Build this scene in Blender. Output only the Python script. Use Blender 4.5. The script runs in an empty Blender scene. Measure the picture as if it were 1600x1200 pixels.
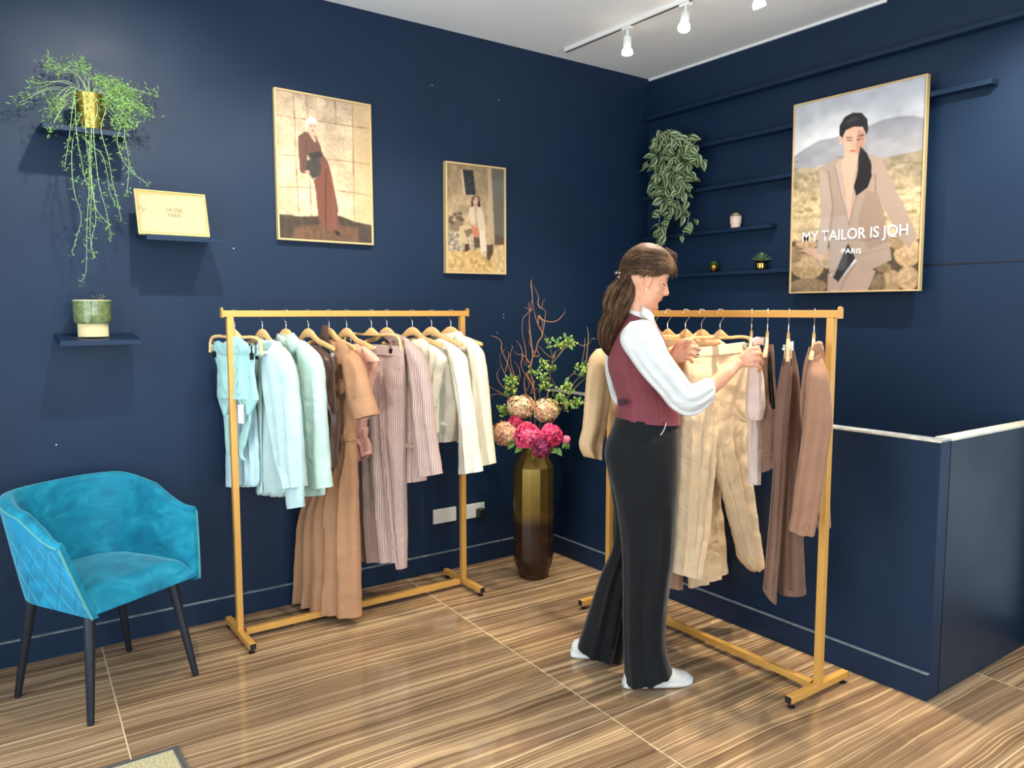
import bpy, bmesh, math, random
import numpy as np
from mathutils import Vector, Matrix, noise

PI = math.pi
S = bpy.context.scene
COL = S.collection
rng = random.Random(7)

# ------------------------------------------------------------------ camera
FOC, PITCH, YAW, CAMH = 1210.4, math.radians(5.298), math.radians(54.552), 1.45
cam_data = bpy.data.cameras.new('camera')
cam = bpy.data.objects.new('camera', cam_data)
COL.objects.link(cam)
cam.location = (0, 0, CAMH)
cam.rotation_euler = (PI / 2 - PITCH, 0, YAW - PI / 2)
cam_data.sensor_width = 36
cam_data.lens = FOC / 1600 * 36
cam_data.clip_start = 0.05
S.camera = cam

# ------------------------------------------------------------------ world, daylight, exposure
S.view_settings.view_transform = 'Standard'
S.view_settings.look = 'None'
S.view_settings.gamma = 1
S.view_settings.use_curve_mapping = False
S.view_settings.exposure = 0.3
world = bpy.data.worlds.new('world')
S.world = world
world.use_nodes = True
world.node_tree.nodes['Background'].inputs[0].default_value = (0.75, 0.87, 1.0, 1)
world.node_tree.nodes['Background'].inputs[1].default_value = 0.6


def area(name, loc, target, sx, sy, power, col):
    d = bpy.data.lights.new(name, 'AREA')
    d.shape = 'RECTANGLE'
    d.size, d.size_y, d.energy, d.color = sx, sy, power, col
    o = bpy.data.objects.new(name, d)
    COL.objects.link(o)
    o.location = loc
    o.rotation_euler = (Vector(target) - Vector(loc)).to_track_quat('-Z', 'Y').to_euler()
    return o


area('shop_window_daylight', (1.2, -1.28, 1.35), (1.0, 1.6, 2.6), 3.0, 2.2, 72, (0.80, 0.91, 1.0))
area('shop_door_daylight', (3.70, -0.03, 1.30), (0.0, 0.4, 1.0), 2.5, 2.3, 7, (0.84, 0.93, 1.0))
area('side_window_daylight', (-0.40, 1.85, 1.35), (1.5, 1.7, 1.2), 2.5, 2.2, 52, (0.82, 0.92, 1.0))
SPOT_POWER = 95
SPOT_COL = (1.0, 0.915, 0.79)
WARM_COL = (1.0, 0.86, 0.66)

# ------------------------------------------------------------------ the camera's geometry: a pixel of the photo -> a point of the room
_fw = Vector((math.cos(PITCH) * math.cos(YAW), math.cos(PITCH) * math.sin(YAW), -math.sin(PITCH)))
_rt = _fw.cross(Vector((0, 0, 1))).normalized()
_up = _rt.cross(_fw)
_C = Vector((0, 0, CAMH))


def ray(x, y): return _fw * FOC + _rt * (x - 800) - _up * (y - 600)
def on_y(x, y, Y): d = ray(x, y); return _C + d * (Y / d.y)
def on_x(x, y, X): d = ray(x, y); return _C + d * (X / d.x)
def on_z(x, y, Z=0.0): d = ray(x, y); return _C + d * ((Z - CAMH) / d.z)
def at(x, y, depth): return _C + ray(x, y) * (depth / FOC)
def depth_of(p): return (Vector(p) - _C).dot(_fw)


def pix(p):
    v = Vector(p) - _C
    k = v.dot(_fw)
    return 800 + FOC * v.dot(_rt) / k, 600 - FOC * v.dot(_up) / k


class Plane:
    """an upright plane through (x, y) running along azimuth az (degrees); off moves it towards the camera"""
    def __init__(self, x, y, az, off=0.0):
        a = math.radians(az)
        self.d = Vector((math.cos(a), math.sin(a), 0))
        n = Vector((-math.sin(a), math.cos(a), 0))
        if n.dot(Vector((x, y, 0))) > 0:
            n = -n
        self.n = n
        self.p = Vector((x, y, 0)) + n * off

    def __call__(self, x, y, dn=0.0):
        r = ray(x, y)
        t = (self.p + self.n * dn - _C).dot(self.n) / r.dot(self.n)
        return _C + r * t


def facing(x, y, off=0.0):
    """the upright plane through (x, y) square to the line of sight"""
    return Plane(x, y, math.degrees(math.atan2(y, x)) + 90, off)


def facing_depth(px, depth, off=0.0):
    p = at(px, 600, depth)
    return facing(p.x, p.y, off)


# ------------------------------------------------------------------ object helpers
def tag(o, label=None, cat=None, group=None, kind=None):
    if label: o['label'] = label
    if cat: o['category'] = cat
    if group: o['group'] = group
    if kind: o['kind'] = kind
    return o


def empty(name, loc=(0, 0, 0), rz=0.0, label=None, cat=None, group=None):
    o = bpy.data.objects.new(name, None)
    COL.objects.link(o)
    o.location = loc
    o.rotation_euler = (0, 0, rz)
    o.empty_display_size = 0.05
    return tag(o, label, cat, group)


def world_loc(o):
    v = Vector((0, 0, 0))
    while o is not None:
        v = v + o.location
        o = o.parent
    return v


def copy_tree(o, parent=None):
    c = o.copy()
    COL.objects.link(c)
    if parent is not None:
        c.parent = parent
    for ch in list(o.children):
        copy_tree(ch, c)
    return c


def smoothstep(a, b, x):
    t = min(1, max(0, (x - a) / (b - a)))
    return t * t * (3 - 2 * t)


def catmull(pts, n):
    """resample a list of equal-length tuples to n rows"""
    P = np.array(pts, float)
    k = len(P)
    if k == 2:
        t = np.linspace(0, 1, n)[:, None]
        return P[0] * (1 - t) + P[1] * t
    seg = np.linalg.norm(np.diff(P, axis=0), axis=1)
    seg = np.maximum(seg, 1e-6)
    s = np.concatenate([[0], np.cumsum(seg)])
    m = np.zeros_like(P)
    for i in range(k):
        if i == 0: m[i] = (P[1] - P[0]) / seg[0]
        elif i == k - 1: m[i] = (P[-1] - P[-2]) / seg[-1]
        else:
            a, b = (P[i] - P[i - 1]) / seg[i - 1], (P[i + 1] - P[i]) / seg[i]
            m[i] = (a * seg[i] + b * seg[i - 1]) / (seg[i] + seg[i - 1])
    out = []
    for q in np.linspace(0, s[-1], n):
        i = min(k - 2, max(0, int(np.searchsorted(s, q) - 1)))
        h = seg[i]
        t = (q - s[i]) / h
        h00, h10 = 2 * t**3 - 3 * t**2 + 1, t**3 - 2 * t**2 + t
        h01, h11 = -2 * t**3 + 3 * t**2, t**3 - t**2
        out.append(h00 * P[i] + h10 * h * m[i] + h01 * P[i + 1] + h11 * h * m[i + 1])
    return np.array(out)


class MB:
    """collects shapes and links them as ONE mesh object"""
    def __init__(self):
        self.v, self.f, self.m, self.uv = [], [], [], {}
        self.mi = 0

    def add(self, vs, fs, uvs=None):
        b = len(self.v)
        self.v += [tuple(p) for p in vs]
        for i, f in enumerate(fs):
            if uvs is not None:
                self.uv[len(self.f)] = [uvs[j] for j in f] if not isinstance(uvs, list) or len(uvs) == len(vs) else uvs[i]
            self.f.append(tuple(b + j for j in f))
            self.m.append(self.mi)
        return self

    def box(self, x0, x1, y0, y1, z0, z1):
        v = [(x, y, z) for z in (z0, z1) for y in (y0, y1) for x in (x0, x1)]
        return self.add(v, [(0, 2, 3, 1), (4, 5, 7, 6), (0, 1, 5, 4), (2, 6, 7, 3), (0, 4, 6, 2), (1, 3, 7, 5)])

    def hexa(self, base, top):
        """prism between two equal polygons"""
        n = len(base)
        return self.add(list(base) + list(top), [tuple(range(n - 1, -1, -1)), tuple(range(n, 2 * n))] +
                        [(i, (i + 1) % n, n + (i + 1) % n, n + i) for i in range(n)])

    def tube(self, pts, r, n=8, caps=True, flat=1.0):
        P = [Vector(p) for p in pts]
        R = r if isinstance(r, (list, tuple, np.ndarray)) else [r] * len(P)
        vs, fs, ref = [], [], None
        for i, p in enumerate(P):
            t = (P[min(i + 1, len(P) - 1)] - P[max(i - 1, 0)])
            t = t.normalized() if t.length > 1e-9 else Vector((0, 0, 1))
            if ref is None:
                ref = t.orthogonal().normalized()
            ref = (ref - t * ref.dot(t))
            ref = ref.normalized() if ref.length > 1e-6 else t.orthogonal().normalized()
            b = t.cross(ref)
            for k in range(n):
                a = 2 * PI * k / n
                vs.append(p + (ref * math.cos(a) + b * math.sin(a) * flat) * R[i])
        for i in range(len(P) - 1):
            for k in range(n):
                fs.append((i * n + k, i * n + (k + 1) % n, (i + 1) * n + (k + 1) % n, (i + 1) * n + k))
        if caps:
            fs.append(tuple(range(n - 1, -1, -1)))
            fs.append(tuple(range((len(P) - 1) * n, len(P) * n)))
        return self.add(vs, fs)

    def lathe(self, prof, c=(0, 0, 0), n=32, rot=0.0, caps=True):
        vs, fs = [], []
        for r, z in prof:
            for k in range(n):
                a = 2 * PI * k / n + rot
                vs.append((c[0] + r * math.cos(a), c[1] + r * math.sin(a), c[2] + z))
        for i in range(len(prof) - 1):
            for k in range(n):
                fs.append((i * n + k, i * n + (k + 1) % n, (i + 1) * n + (k + 1) % n, (i + 1) * n + k))
        if caps:
            if prof[0][0] > 1e-5: fs.append(tuple(range(n - 1, -1, -1)))
            if prof[-1][0] > 1e-5: fs.append(tuple(range((len(prof) - 1) * n, len(prof) * n)))
        return self.add(vs, fs)

    def ball(self, c, rx, ry=None, rz=None, n=12, m=8, M=None):
        ry, rz = ry or rx, rz or rx
        vs, fs = [], []
        for i in range(m + 1):
            t = PI * i / m
            for k in range(n):
                a = 2 * PI * k / n
                p = Vector((rx * math.sin(t) * math.cos(a), ry * math.sin(t) * math.sin(a), rz * math.cos(t)))
                if M is not None: p = M @ p
                vs.append(p + Vector(c))
        for i in range(m):
            for k in range(n):
                fs.append((i * n + k, (i + 1) * n + k, (i + 1) * n + (k + 1) % n, i * n + (k + 1) % n))
        return self.add(vs, fs)

    def grid(self, rows, uvs=None, close=False):
        """quads between rows of points"""
        n = len(rows[0])
        vs = [p for r in rows for p in r]
        fs = []
        for i in range(len(rows) - 1):
            for k in range(n if close else n - 1):
                fs.append((i * n + k, i * n + (k + 1) % n, (i + 1) * n + (k + 1) % n, (i + 1) * n + k))
        return self.add(vs, fs, [u for r in uvs for u in r] if uvs else None)

    def build(self, name, mat, parent=None, sharp=35, bevel=0.0, local=False, smooth=True, merge=0.0, recalc=False):
        me = bpy.data.meshes.new(name)
        off = Vector((0, 0, 0)) if (parent is None or local) else world_loc(parent)
        me.from_pydata([(p[0] - off.x, p[1] - off.y, p[2] - off.z) for p in self.v], [], self.f)
        for mm in (mat if isinstance(mat, (list, tuple)) else [mat]):
            me.materials.append(mm)
        if max(self.m, default=0) > 0:
            me.polygons.foreach_set('material_index', self.m)
        if self.uv:
            l = me.uv_layers.new(name='UVMap')
            for pi, po in enumerate(me.polygons):
                if pi in self.uv:
                    for q, li in enumerate(po.loop_indices):
                        l.data[li].uv = self.uv[pi][q]
        if merge > 0 or recalc:
            bm = bmesh.new()
            bm.from_mesh(me)
            if merge > 0: bmesh.ops.remove_doubles(bm, verts=bm.verts, dist=merge)
            if recalc: bmesh.ops.recalc_face_normals(bm, faces=bm.faces)
            bm.to_mesh(me)
            bm.free()
        me.validate()
        if smooth:
            me.polygons.foreach_set('use_smooth', [True] * len(me.polygons))
            me.set_sharp_from_angle(angle=math.radians(sharp))
        me.update()
        o = bpy.data.objects.new(name, me)
        COL.objects.link(o)
        if parent is not None: o.parent = parent
        if bevel > 0:
            b = o.modifiers.new('bevel', 'BEVEL')
            b.width, b.segments, b.limit_method, b.angle_limit = bevel, 2, 'ANGLE', math.radians(40)
        return o


# ------------------------------------------------------------------ materials
def lin(c):
    return tuple(((x / 255) / 12.92 if x / 255 <= 0.04045 else ((x / 255 + 0.055) / 1.055) ** 2.4) for x in c[:3])


class NT:
    def __init__(self, name):
        self.mat = bpy.data.materials.new(name)
        self.mat.use_nodes = True
        self.t = self.mat.node_tree
        self.b = self.t.nodes['Principled BSDF']

    def n(self, kind, **kw):
        nd = self.t.nodes.new(kind)
        for k, v in kw.items(): setattr(nd, k, v)
        return nd

    def l(self, a, b): self.t.links.new(a, b)

    def val(self, x, sock):
        if isinstance(x, (int, float)): sock.default_value = x
        else: self.l(x, sock)

    def math(self, op, a, b=None, clamp=False):
        m = self.n('ShaderNodeMath', operation=op, use_clamp=clamp)
        self.val(a, m.inputs[0])
        if b is not None: self.val(b, m.inputs[1])
        return m.outputs[0]

    def mix(self, f, a, b):
        m = self.n('ShaderNodeMix', data_type='RGBA')
        self.val(f, m.inputs[0])
        for x, s in ((a, m.inputs[6]), (b, m.inputs[7])):
            if isinstance(x, tuple): s.default_value = (*x[:3], 1)
            else: self.l(x, s)
        return m.outputs[2]

    def coord(self, which='Object', scale=(1, 1, 1), rot=(0, 0, 0), loc=(0, 0, 0)):
        c = self.n('ShaderNodeTexCoord')
        m = self.n('ShaderNodeMapping')
        m.inputs['Scale'].default_value = scale
        m.inputs['Rotation'].default_value = rot
        m.inputs['Location'].default_value = loc
        self.l(c.outputs[which], m.inputs[0])
        return m.outputs[0]

    def noise(self, vec, scale, detail=3, rough=0.5, dist=0.0):
        x = self.n('ShaderNodeTexNoise')
        x.inputs['Scale'].default_value = scale
        x.inputs['Detail'].default_value = detail
        x.inputs['Roughness'].default_value = rough
        x.inputs['Distortion'].default_value = dist
        self.l(vec, x.inputs['Vector'])
        return x.outputs['Fac']

    def ramp(self, fac, stops, interp='LINEAR'):
        r = self.n('ShaderNodeValToRGB')
        e = r.color_ramp.elements
        r.color_ramp.interpolation = interp
        while len(e) < len(stops): e.new(0.5)
        for i, (p, c) in enumerate(stops):
            e[i].position = p
            e[i].color = (*c[:3], 1) if isinstance(c, tuple) else (c, c, c, 1)
        self.l(fac, r.inputs[0])
        return r.outputs[0]

    def bump(self, h, strength=0.2, dist=0.01):
        b = self.n('ShaderNodeBump')
        b.inputs['Strength'].default_value = strength
        b.inputs['Distance'].default_value = dist
        self.l(h, b.inputs['Height'])
        self.l(b.outputs[0], self.b.inputs['Normal'])

    def set(self, **kw):
        names = dict(rough='Roughness', metal='Metallic', spec='Specular IOR Level', coat='Coat Weight', coatr='Coat Roughness',
                     sheen='Sheen Weight', sheenr='Sheen Roughness', sss='Subsurface Weight', alpha='Alpha', trans='Transmission Weight', ior='IOR')
        for k, v in kw.items(): self.val(v, self.b.inputs[names[k]])
        return self

    def color(self, c):
        if isinstance(c, tuple): self.b.inputs['Base Color'].default_value = (*c[:3], 1)
        else: self.l(c, self.b.inputs['Base Color'])
        return self


def plain(name, rgb, rough=0.5, metal=0.0, var=0.08, scale=6.0, bump=0.0, **kw):
    t = NT(name)
    c = lin(rgb)
    v = t.noise(t.coord(), scale, 4)
    lo, hi = tuple(x * (1 - var) for x in c), tuple(min(1, x * (1 + var)) for x in c)
    t.color(t.ramp(v, [(0.3, lo), (0.7, hi)]))
    t.set(rough=rough, metal=metal, **kw)
    if bump: t.bump(t.noise(t.coord(), scale * 6, 3), bump, 0.002)
    return t.mat


def fabric(name, rgb, rough=0.85, wrinkle=0.5, weave=0.25, var=0.06, sheen=0.15, wscale=9.0, stripes=None, spec=0.2, satin=False):
    """cloth: weave and wrinkles as bump; stripes = (colour, width in m, share) run down the cloth"""
    t = NT(name)
    c = lin(rgb)
    oc = t.coord()
    v = t.noise(oc, 14, 3)
    base = t.ramp(v, [(0.3, tuple(x * (1 - var) for x in c)), (0.7, tuple(min(1, x * (1 + var)) for x in c))])
    if stripes:
        sc, w, share = stripes
        uv = t.n('ShaderNodeTexCoord').outputs['UV']
        sp = t.n('ShaderNodeSeparateXYZ')
        t.l(uv, sp.inputs[0])
        fr = t.math('FRACT', t.math('DIVIDE', sp.outputs[0], w))
        k = t.math('SUBTRACT', 1.0, t.math('MULTIPLY', t.math('ABSOLUTE', t.math('SUBTRACT', fr, 0.5)), 2.0))
        f = t.math('MULTIPLY', t.math('SUBTRACT', k, 1 - share - 0.1), 6.0, clamp=True)
        base = t.mix(f, base, lin(sc))
    t.color(base)
    t.set(rough=rough, sheen=sheen, sheenr=0.4, spec=spec)
    w1 = t.noise(oc, wscale, 2, 0.5, 0.8)
    w2 = t.noise(oc, 420, 2)
    h = t.math('ADD', t.math('MULTIPLY', w1, wrinkle), t.math('MULTIPLY', w2, weave * 0.12))
    t.bump(h, 0.8, 0.014)
    return t.mat

# ------------------------------------------------------------------ the room's materials
def wall_mat(name, rgb, rough=0.5):
    t = NT(name)
    c = lin(rgb)
    oc = t.coord()
    v = t.noise(oc, 1.6, 4, 0.55)
    t.color(t.ramp(v, [(0.3, tuple(x * 0.92 for x in c)), (0.7, tuple(x * 1.08 for x in c))]))
    t.set(rough=t.ramp(t.noise(oc, 3.0, 5), [(0.3, rough - 0.05), (0.7, rough + 0.07)]), spec=0.34)
    t.bump(t.noise(oc, 160, 2), 0.06, 0.002)
    return t.mat


M_navy = wall_mat('navy_wall_paint', (10, 37, 64), 0.55)
M_navy_gloss = wall_mat('navy_satin_paint', (16, 36, 56), 0.44)
M_ceiling = plain('ceiling_paint', (238, 240, 241), 0.9, var=0.04, scale=2.0)
M_white_wall = plain('white_wall_paint', (225, 222, 216), 0.8, var=0.03)
M_white = plain('white_enamel', (240, 240, 238), 0.35, var=0.02)
M_edge = plain('worn_edge', (128, 136, 140), 0.5, var=0.35, scale=30)
M_edge_light = plain('bare_edge_strip', (214, 208, 186), 0.45, var=0.2, scale=25)
M_gold_paint = plain('gold_powder_coat', (214, 160, 80), 0.38, metal=0.15, var=0.04)
M_black = plain('black_plastic', (18, 18, 20), 0.45)
M_wood = plain('pale_hanger_wood', (232, 186, 124), 0.42, var=0.1, scale=20)
M_wood_edge = plain('pale_wood_end', (236, 196, 128), 0.4, var=0.06)
M_chrome = plain('chrome', (215, 215, 215), 0.18, metal=1.0, var=0.02)
M_brass = plain('brushed_brass', (206, 166, 84), 0.22, metal=1.0, var=0.06)


def floor_mat():
    t = NT('striped_stone_tile')
    oc = t.coord()
    sp = t.n('ShaderNodeSeparateXYZ')
    t.l(oc, sp.inputs[0])
    X, Y = sp.outputs[0], sp.outputs[1]
    warp = t.noise(t.coord(scale=(0.9, 2.2, 1)), 1.6, 2, 0.5)
    yw = t.math('ADD', t.math('SUBTRACT', Y, t.math('MULTIPLY', X, -0.03)), t.math('MULTIPLY', warp, 0.075))
    # every tile has its own cut of the stone
    tx = t.math('FLOOR', t.math('DIVIDE', t.math('SUBTRACT', t.math('SUBTRACT', X, t.math('MULTIPLY', Y, 0.05)), 0.247), 1.48))
    ty = t.math('FLOOR', t.math('DIVIDE', t.math('SUBTRACT', Y, 0.086), 0.934))
    sh = t.math('ADD', t.math('MULTIPLY', tx, 3.7), t.math('MULTIPLY', ty, 1.3))

    def band(kx, ky, detail, off):
        c = t.n('ShaderNodeCombineXYZ')
        t.l(t.math('MULTIPLY', X, kx), c.inputs[0])
        t.l(t.math('ADD', t.math('MULTIPLY', yw, ky), off), c.inputs[1])
        t.l(sh, c.inputs[2])
        return t.noise(c.outputs[0], 1.0, detail, 0.6)
    broad = band(0.30, 13.0, 4, 3.0)
    mid = band(0.45, 52.0, 3, 11.0)
    fine = band(0.6, 150.0, 2, 29.0)
    base = t.ramp(broad, [(0.25, lin((100, 77, 55))), (0.5, lin((138, 110, 82))), (0.75, lin((170, 139, 106)))])
    base = t.mix(t.ramp(mid, [(0.30, 0.75), (0.46, 0.0)]), base, lin((84, 60, 42)))
    base = t.mix(t.ramp(mid, [(0.55, 0.0), (0.60, 0.7), (0.66, 0.25), (0.74, 0.85)]), base, lin((212, 180, 136)))
    base = t.mix(t.ramp(fine, [(0.58, 0.0), (0.68, 0.75)]), base, lin((222, 194, 150)))
    base = t.mix(t.ramp(fine, [(0.28, 0.5), (0.40, 0.0)]), base, lin((86, 63, 45)))
    # joints
    xs = t.math('SUBTRACT', X, t.math('MULTIPLY', Y, 0.05))
    j = None
    for q in (0.247, 1.735, 3.205):
        d = t.math('LESS_THAN', t.math('ABSOLUTE', t.math('SUBTRACT', xs, q)), 0.0021)
        j = d if j is None else t.math('MAXIMUM', j, d)
    for q in (1.02, 1.955):
        d = t.math('LESS_THAN', t.math('ABSOLUTE', t.math('SUBTRACT', Y, q)), 0.0021)
        j = t.math('MAXIMUM', j, d)
    d = t.math('LESS_THAN', t.math('ABSOLUTE', t.math('SUBTRACT', Y, 3.013)), 0.002)
    j = t.math('MAXIMUM', j, t.math('MULTIPLY', d, t.math('LESS_THAN', xs, 0.247)))
    t.color(t.mix(j, base, lin((214, 196, 158))))
    t.set(rough=t.ramp(t.noise(oc, 4, 4), [(0.3, 0.05), (0.75, 0.11)]), spec=0.5)
    t.b.inputs['Roughness'].default_value = 0.12
    return t.mat


M_floor = floor_mat()
XR, YL, ZC = 3.73, 3.70, 2.95
XB, YB, ZB = 2.885, 1.362, 0.977          # the half wall: its face, its end, its top


def struct(name, mb, mat, parent=None, **kw):
    o = mb.build(name, mat, parent, **kw)
    if parent is None: o['kind'] = 'structure'
    return o


struct('floor', MB().box(-.55, 3.83, -1.5, 3.8, -0.08, 0), M_floor, smooth=False)
struct('ceiling', MB().box(-.55, 3.83, -1.5, 3.8, ZC, ZC + 0.08), M_ceiling, smooth=False)
wl = struct('wall_left', MB().box(-.45, 3.83, YL, YL + 0.1, 0, ZC), M_navy, smooth=False)
for nx_, ny_ in ((675, 133), (780, 156), (365, 388), (777, 520), (787, 491), (787, 496), (428, 212), (88, 695)):
    p_ = on_y(nx_, ny_, YL - .0006)
    MB().add([(p_.x + .0028 * math.cos(a_), p_.y, p_.z + .0028 * math.sin(a_)) for a_ in np.linspace(0, 2 * PI, 8)[:-1]], [tuple(range(6, -1, -1))]).build('filled_nail_hole', M_white, wl, smooth=False)
b = MB().box(XR, XR + 0.1, 1.34, YL, 0, ZC).box(XR, XR + 0.1, -1.5, -1.4, 0, ZC).box(XR, XR + 0.1, -1.4, 1.34, 2.5, ZC)
struct('wall_right', b, M_navy, smooth=False)
XL = -0.45
b = MB().box(XL - .1, XL, 3.2, 3.8, 0, ZC).box(XL - .1, XL, -1.5, .55, 0, ZC).box(XL - .1, XL, .55, 3.2, 0, .12).box(XL - .1, XL, .55, 3.2, 2.55, ZC)
struct('wall_side', b, M_white_wall, smooth=False)
b = MB()
for y0, y1, z0, z1 in ((.55, 3.2, .12, .18), (.55, 3.2, 2.49, 2.55), (.55, .61, .18, 2.49), (3.14, 3.2, .18, 2.49), (1.84, 1.90, .18, 2.49)):
    b.box(XL - .08, XL - .02, y0, y1, z0, z1)
struct('window_3', b, M_black, smooth=False)
b = MB()
b.box(-.45, -.3, -1.5, -1.4, 0, ZC).box(3.05, 3.73, -1.5, -1.4, 0, ZC).box(-.3, 3.05, -1.5, -1.4, 0, 0.2).box(-.3, 3.05, -1.5, -1.4, 2.5, ZC)
struct('wall_rear', b, M_white_wall, smooth=False)
b = MB()
for x0, x1, z0, z1 in ((-.3, 3.05, 0.2, 0.25), (-.3, 3.05, 2.45, 2.5), (-.3, -.25, 0.25, 2.45), (3.0, 3.05, 0.25, 2.45), (1.37, 1.43, 0.25, 2.45)):
    b.box(x0, x1, -1.48, -1.42, z0, z1)
struct('window_1', b, M_black, smooth=False)
b = MB()
for y0, y1, z0, z1 in ((-1.4, 1.34, 0, .08), (-1.4, 1.34, 2.43, 2.5), (-1.4, -1.33, .08, 2.43), (1.28, 1.34, .08, 2.43), (-.02, .04, .08, 2.43)):
    b.box(XR + .02, XR + .08, y0, y1, z0, z1)
struct('window_2', b, M_black, smooth=False)

# half wall in front of the recess on the right, with its end panel
b = MB()
b.box(XB, XB + 0.07, YB, YL, 0, ZB)
hw = struct('wall_partition', b, M_navy, smooth=False)
b = MB()
b.box(XB, XB + 0.07, YB + 0.001, YL, ZB, ZB + 0.006)
struct('top_edge', b, M_edge, hw, smooth=False)
b = MB()
b.box(XB - 0.002, XB + 0.001, YB, YL, ZB - 0.001, ZB + 0.0065)
struct('bare_edge', b, M_edge_light, hw, smooth=False)
b = MB()
b.box(XB + 0.076, XR, YB, YB + 0.06, 0, ZB)
ew = struct('wall_end', b, M_navy_gloss, smooth=False)
b = MB()
b.box(XB + 0.076, XR, YB - 0.003, YB + 0.06, ZB, ZB + 0.008)
struct('metal_edge', b, M_edge_light, ew, smooth=False)
b = MB()
b.box(XB + 0.07, XB + 0.076, YB + 0.006, YB + 0.06, 0, ZB)
struct('joint', b, M_black, ew, smooth=False)


def baseboard(name, x0, x1, y0, y1, front, h=0.102):
    b = MB().box(x0, x1, y0, y1, 0, h)
    o = struct(name, b, M_navy, smooth=False)
    e = MB().box(x0, x1, y0, y1, h, h + 0.004)
    struct('edge_strip', e, M_edge, o, smooth=False)


baseboard('baseboard_left', -.45, XB, YL - 0.016, YL, 'y')
baseboard('baseboard_right', XB - 0.016, XB, YB, YL - 0.016, 'x')
struct('trim_1', MB().box(XR - 0.012, XR, 2.12, YL, ZC - 0.012, ZC), M_white, smooth=False)
struct('trim_2', MB().box(XR - 0.003, XR, 1.35, 2.4, 1.669, 1.675), M_black, smooth=False)

# ------------------------------------------------------------------ shelves
def wall_shelf(x0, x1, ztop, label):
    # ztop: the front edge; the boards droop a little
    q = [(YL, ztop + .023), (YL, ztop + .002), (YL - .225, ztop - .021), (YL - .225, ztop)]
    o = MB().hexa([(x0, y, z) for y, z in q], [(x1, y, z) for y, z in q]).build('wall_shelf', M_navy, bevel=0.0015, recalc=True)
    return tag(o, label, 'shelf', 'square navy shelves on the left wall')


SH1F, SH2Z, SH3F = 2.165, 1.766, 1.338
SH1Z, SH3Z = SH1F + .0108, SH3F + .0122      # where the pots stand
s1x = (on_y(58, 208, YL).x, on_y(190, 225, YL).x)
s2x = (on_y(230, 380, YL - .225).x, on_y(347, 380, YL - .225).x)
s3x = (on_y(94, 541, YL - .225).x, on_y(223, 541, YL - .225).x)
wall_shelf(*s1x, SH1F, 'small navy shelf holding the gold pot of trailing fern, highest on the left wall')
wall_shelf(*s2x, SH2Z, 'small navy shelf under the framed cream certificate')
wall_shelf(*s3x, SH3F, 'small navy shelf under the green ribbed-foot pot')


def ledge(z, y0, y1, label):
    o = MB().box(XR - 0.06, XR, y0, y1, z - 0.022, z).build('picture_ledge', M_navy, bevel=0.001)
    return tag(o, label, 'shelf', 'slim navy ledges on the right wall')


ledge(2.700, 1.36, YL - .012, 'slim navy ledge nearest the ceiling, running past the large poster')
ledge(2.452, 1.60, YL - .012, 'slim navy ledge whose end sticks out right of the large poster')
ledge(2.194, 2.2, YL - .012, 'slim navy ledge behind the middle of the hanging leafy plant')
ledge(1.936, 2.70, YL - .012, 'short slim navy ledge carrying the pink pot')
ledge(1.688, 2.2, YL - .012, 'slim navy ledge carrying the two tiny metallic succulent pots')

# ------------------------------------------------------------------ track lights
def track(x0, y0, x1, y1, label):
    r = empty('track_rail', ((x0 + x1) / 2, (y0 + y1) / 2, ZC), 0, label, 'track light', 'white ceiling light tracks')
    d = Vector((x1 - x0, y1 - y0, 0)).normalized()
    n = Vector((-d.y, d.x, 0)) * 0.017
    p = [Vector((x0, y0, 0)), Vector((x1, y1, 0))]
    for nm, w0, w1, z0, z1, m in (('rail', -1, 1, ZC - 0.019, ZC, M_white), ('groove', -0.3, 0.3, ZC - 0.0205, ZC - 0.019, M_black)):
        b = MB()
        q = [p[0] + n * w0, p[1] + n * w0, p[1] + n * w1, p[0] + n * w1]
        b.hexa([(a.x, a.y, z0) for a in q], [(a.x, a.y, z1) for a in q])
        b.build(nm, m, r, smooth=False)


M_bulb = NT('lit_bulb')
M_bulb.color((1, 0.9, 0.7)).set(rough=0.3)
M_bulb.b.inputs['Emission Color'].default_value = (1.0, 0.82, 0.52, 1)
M_bulb.b.inputs['Emission Strength'].default_value = 9.0
M_bulb = M_bulb.mat


def spotlight(x, y, aim, label, power=1.0, cone=74, col=None):
    """adapter, stem, socket and a lit bulb; the lamp's light sits at the bulb's face"""
    r = empty('spotlight', (x, y, ZC - 0.02), 0, label, 'spotlight', 'white track spotlights')
    MB().box(x - .016, x + .016, y - .03, y + .03, ZC - .033, ZC - .02).build('adapter', M_white, r, bevel=.002)
    j = Vector((x, y, ZC - 0.065))
    MB().tube([(x, y, ZC - .033), j], 0.006, 10).build('stem', M_white, r)
    d = (Vector(aim) - j).normalized()
    q = d.to_track_quat('Z', 'Y').to_matrix()

    def lathe(prof, nm, m):
        b = MB().lathe(prof, n=24)
        b.v = [tuple(q @ Vector(p) + j) for p in b.v]
        return b.build(nm, m, r)
    lathe([(0.009, -.004), (.017, 0), (.021, .006), (.022, .042), (.019, .05)], 'socket', M_white)
    lathe([(0.016, .05), (.015, .056), (.026, .068), (.029, .082), (.029, .090), (.026, .0925), (.0, .0925)], 'bulb', M_bulb)
    ld = bpy.data.lights.new('spot', 'SPOT')
    ld.energy, ld.color = SPOT_POWER * power, col or SPOT_COL
    ld.spot_size, ld.spot_blend, ld.shadow_soft_size = math.radians(cone), 0.75, 0.028
    lo = bpy.data.objects.new('bulb_light', ld)
    COL.objects.link(lo)
    lo.parent = r
    lo.location = j + d * 0.10 - Vector(r.location)
    lo.rotation_euler = d.to_track_quat('-Z', 'Y').to_euler()
    return r


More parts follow.
